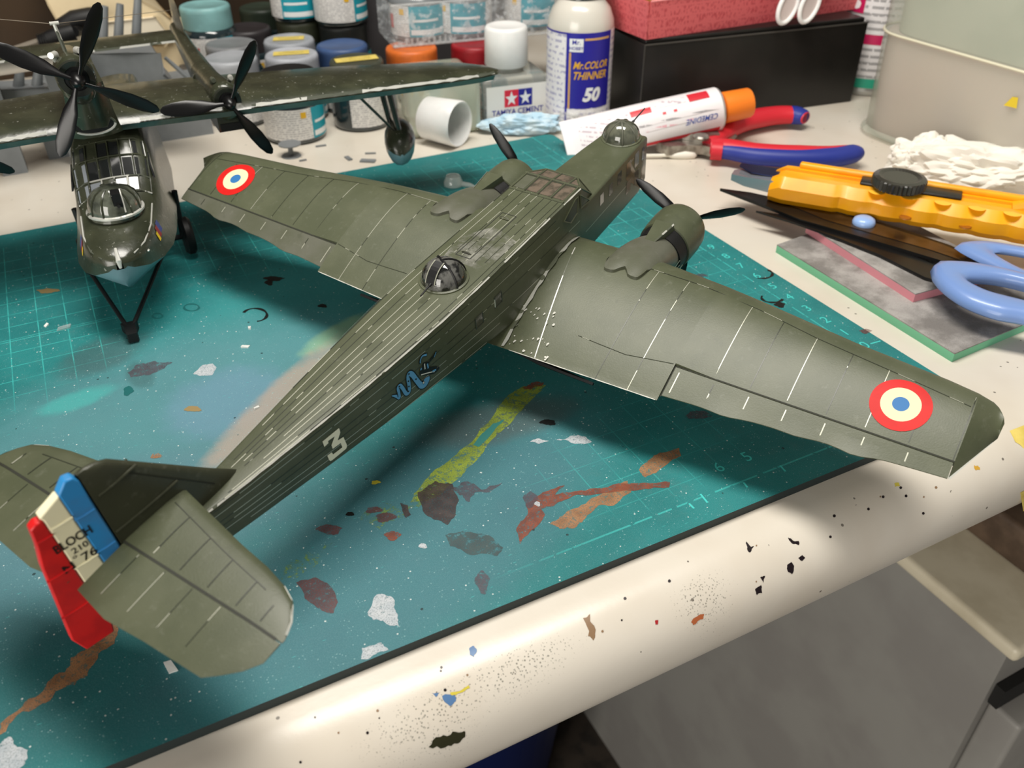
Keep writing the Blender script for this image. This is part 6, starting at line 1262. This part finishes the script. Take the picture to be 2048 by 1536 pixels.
# yellow tape on the desk edge
for poly, lb in (([(2019, 862), (2060, 846), (2060, 912), (2040, 890), (2030, 884)], 'yellow tape scrap on the desk edge beside the bomber wing tip'), ([(2040, 985), (2075, 968), (2075, 1012), (2046, 1022)], 'tan tape scrap on the rounded desk edge below the yellow one')):
    o = obj('tape_scrap', desk_patch(poly, .012), m_tape, None, 60); tag(o, lb, 'tape')
# ---- grey kit and cream appliance in the far corner
ship = wthing('grey_model_kit', 'part-built grey plastic model kit with upright rods, behind the flying boat', 'model kit', (7.0, 22.0, DESK))
hp = [(185, 112), (255, 104), (318, 110), (330, 150), (360, 178), (330, 200), (240, 205), (90, 190), (110, 172), (150, 165), (190, 160)]
def slab(nm, poly, y0, y1, mat, par):
    n_ = len(poly); a_ = [GY(px_, py_, y0) for px_, py_ in poly]; c_ = [p+np.array((0, y1-y0, 0)) for p in a_]
    b = MB().add(a_+c_, [tuple(range(n_)), tuple(range(n_, 2*n_))]+[(j, (j+1) % n_, n_+(j+1) % n_, n_+j) for j in range(n_)]); o = obj(nm, b, mat, par, 30, tri=True); md = o.modifiers.new('edge', 'BEVEL'); md.width = .12; md.segments = 2; return o
slab('kit_hull', hp, 20.5, 24.5, m_gp, ship)
base_ = GY(200, 205, 20.5); zb = min(GY(px_, py_, 20.5)[2] for px_, py_ in hp)
obj('kit_base', MB().box((7.0, 22.6, (zb+.3+DESK)/2), (9.0, 5.0, zb+.3-DESK)), m_gp, ship, 0)
slab('kit_deck', [(-60, 185), (90, 176), (280, 186), (260, 215), (-60, 215)], 19.5, 21.5, m_gp, ship)
for px_, y0_, y1_, yy in ((205, 95, 12, 25), (236, 95, 8, 25), (272, 90, -12, 25), (36, 186, 140, 20.2), (73, 184, 138, 20.2)):
    a_, c_ = GY(px_, y0_, yy), GY(px_+4, y1_, yy); obj('kit_rod', MB().tube([a_, (a_+c_)/2, c_], [.28, .26, .2], 12), m_gp, ship)
obj('kit_fin', MB().tube([GY(330, 115, 21), GY(370, 150, 21), GY(400, 175, 21)], [.1, .14, .1], 8), m_gp, ship)
app = wthing('cream_appliance', 'cream plastic appliance with rounded corners, in the far corner of the desk', 'appliance', (9.0, 33.0, DESK))
m_app = M('cream appliance plastic', (226, 208, 172), .4, col2=(216, 196, 158), nscale=.3)
ap = [(70, -60), (95, 10), (112, 40), (135, 88), (330, 92), (347, 70), (340, 36), (318, 18), (255, -14), (230, -60)]
slab('appliance_body', ap, 29.5, 37, m_app, app)
zb = min(GY(px_, py_, 29.5)[2] for px_, py_ in ap); obj('appliance_foot', MB().box((9.5, 33.2, (zb+.2+DESK)/2), (7.5, 6.5, zb+.2-DESK)), m_app, app, 0)
slab('appliance_panel', [(150, 50), (310, 34), (334, 70), (320, 86), (150, 82)], 29.3, 29.6, M('pale appliance panel', (236, 226, 204), .4), app)
gr_ = [GY(px_, py_, 28.6) for px_, py_ in ((118, 56), (150, 42), (185, 34), (198, 24))]; obj('grip', MB().tube(gr_, [.45, .62, .58, .35], 14), m_blackm, app)
cab_ = wthing('power_cord', 'black strain-relief plug with grey cord in front of the cream appliance', 'cord', tuple(GY(60, 90, 27)*np.array((1, 1, 0))+np.array((0, 0, DESK))))
pc = [GY(px_, py_, 27) for px_, py_ in ((148, 64), (128, 70), (100, 76), (78, 82))]; obj('plug', MB().tube(pc, [.5, .55, .42, .3], 14), m_blackm, cab_)
for i in range(6): c_ = pc[2]+(pc[3]-pc[2])*(i/5); obj('strain_ring', MB().lathe([(.36, -.06), (.40, 0), (.36, .06)], 14, tuple(c_), 'x'), m_blackm, cab_)
obj('cord', MB().tube(smooth_line([pc[3], GY(30, 98, 27), GY(-30, 118, 27), GY(-120, 160, 27), np.array((-9, 26, DESK+.2))], 6), .17, 8), M('grey cord', (120, 112, 100), .5), cab_)
obj('cord_support', MB().tube([pc[0], GY(160, 61, 28.4), gr_[0]], .3, 10), m_blackm, cab_)
wt_ = wthing('white_rod', 'thick white plastic rod lying behind the flying boat centre engine', 'rod', tuple(GY(60, 130, 19)*np.array((1, 1, 0))+np.array((0, 0, DESK))))
a_, c_ = GY(-40, 142, 19.0), GY(122, 118, 19.0); obj('rod', MB().tube([a_, c_], .36, 14), M('white rod plastic', (234, 226, 216), .4), wt_)
for q_ in (a_, c_*.9+a_*.1): obj('rod_block', MB().box((q_[0], q_[1], (q_[2]-.3+DESK)/2), (1.2, .8, q_[2]-.3-DESK)), m_gp, wt_, 0)
# ------------------------------------------------------------------ centimetres to metres
bpy.context.view_layer.update()
for o in ROOTS:
    if o.parent is None:
        o.matrix_world = Matrix.Scale(U, 4) @ o.matrix_world
bpy.context.view_layer.update()
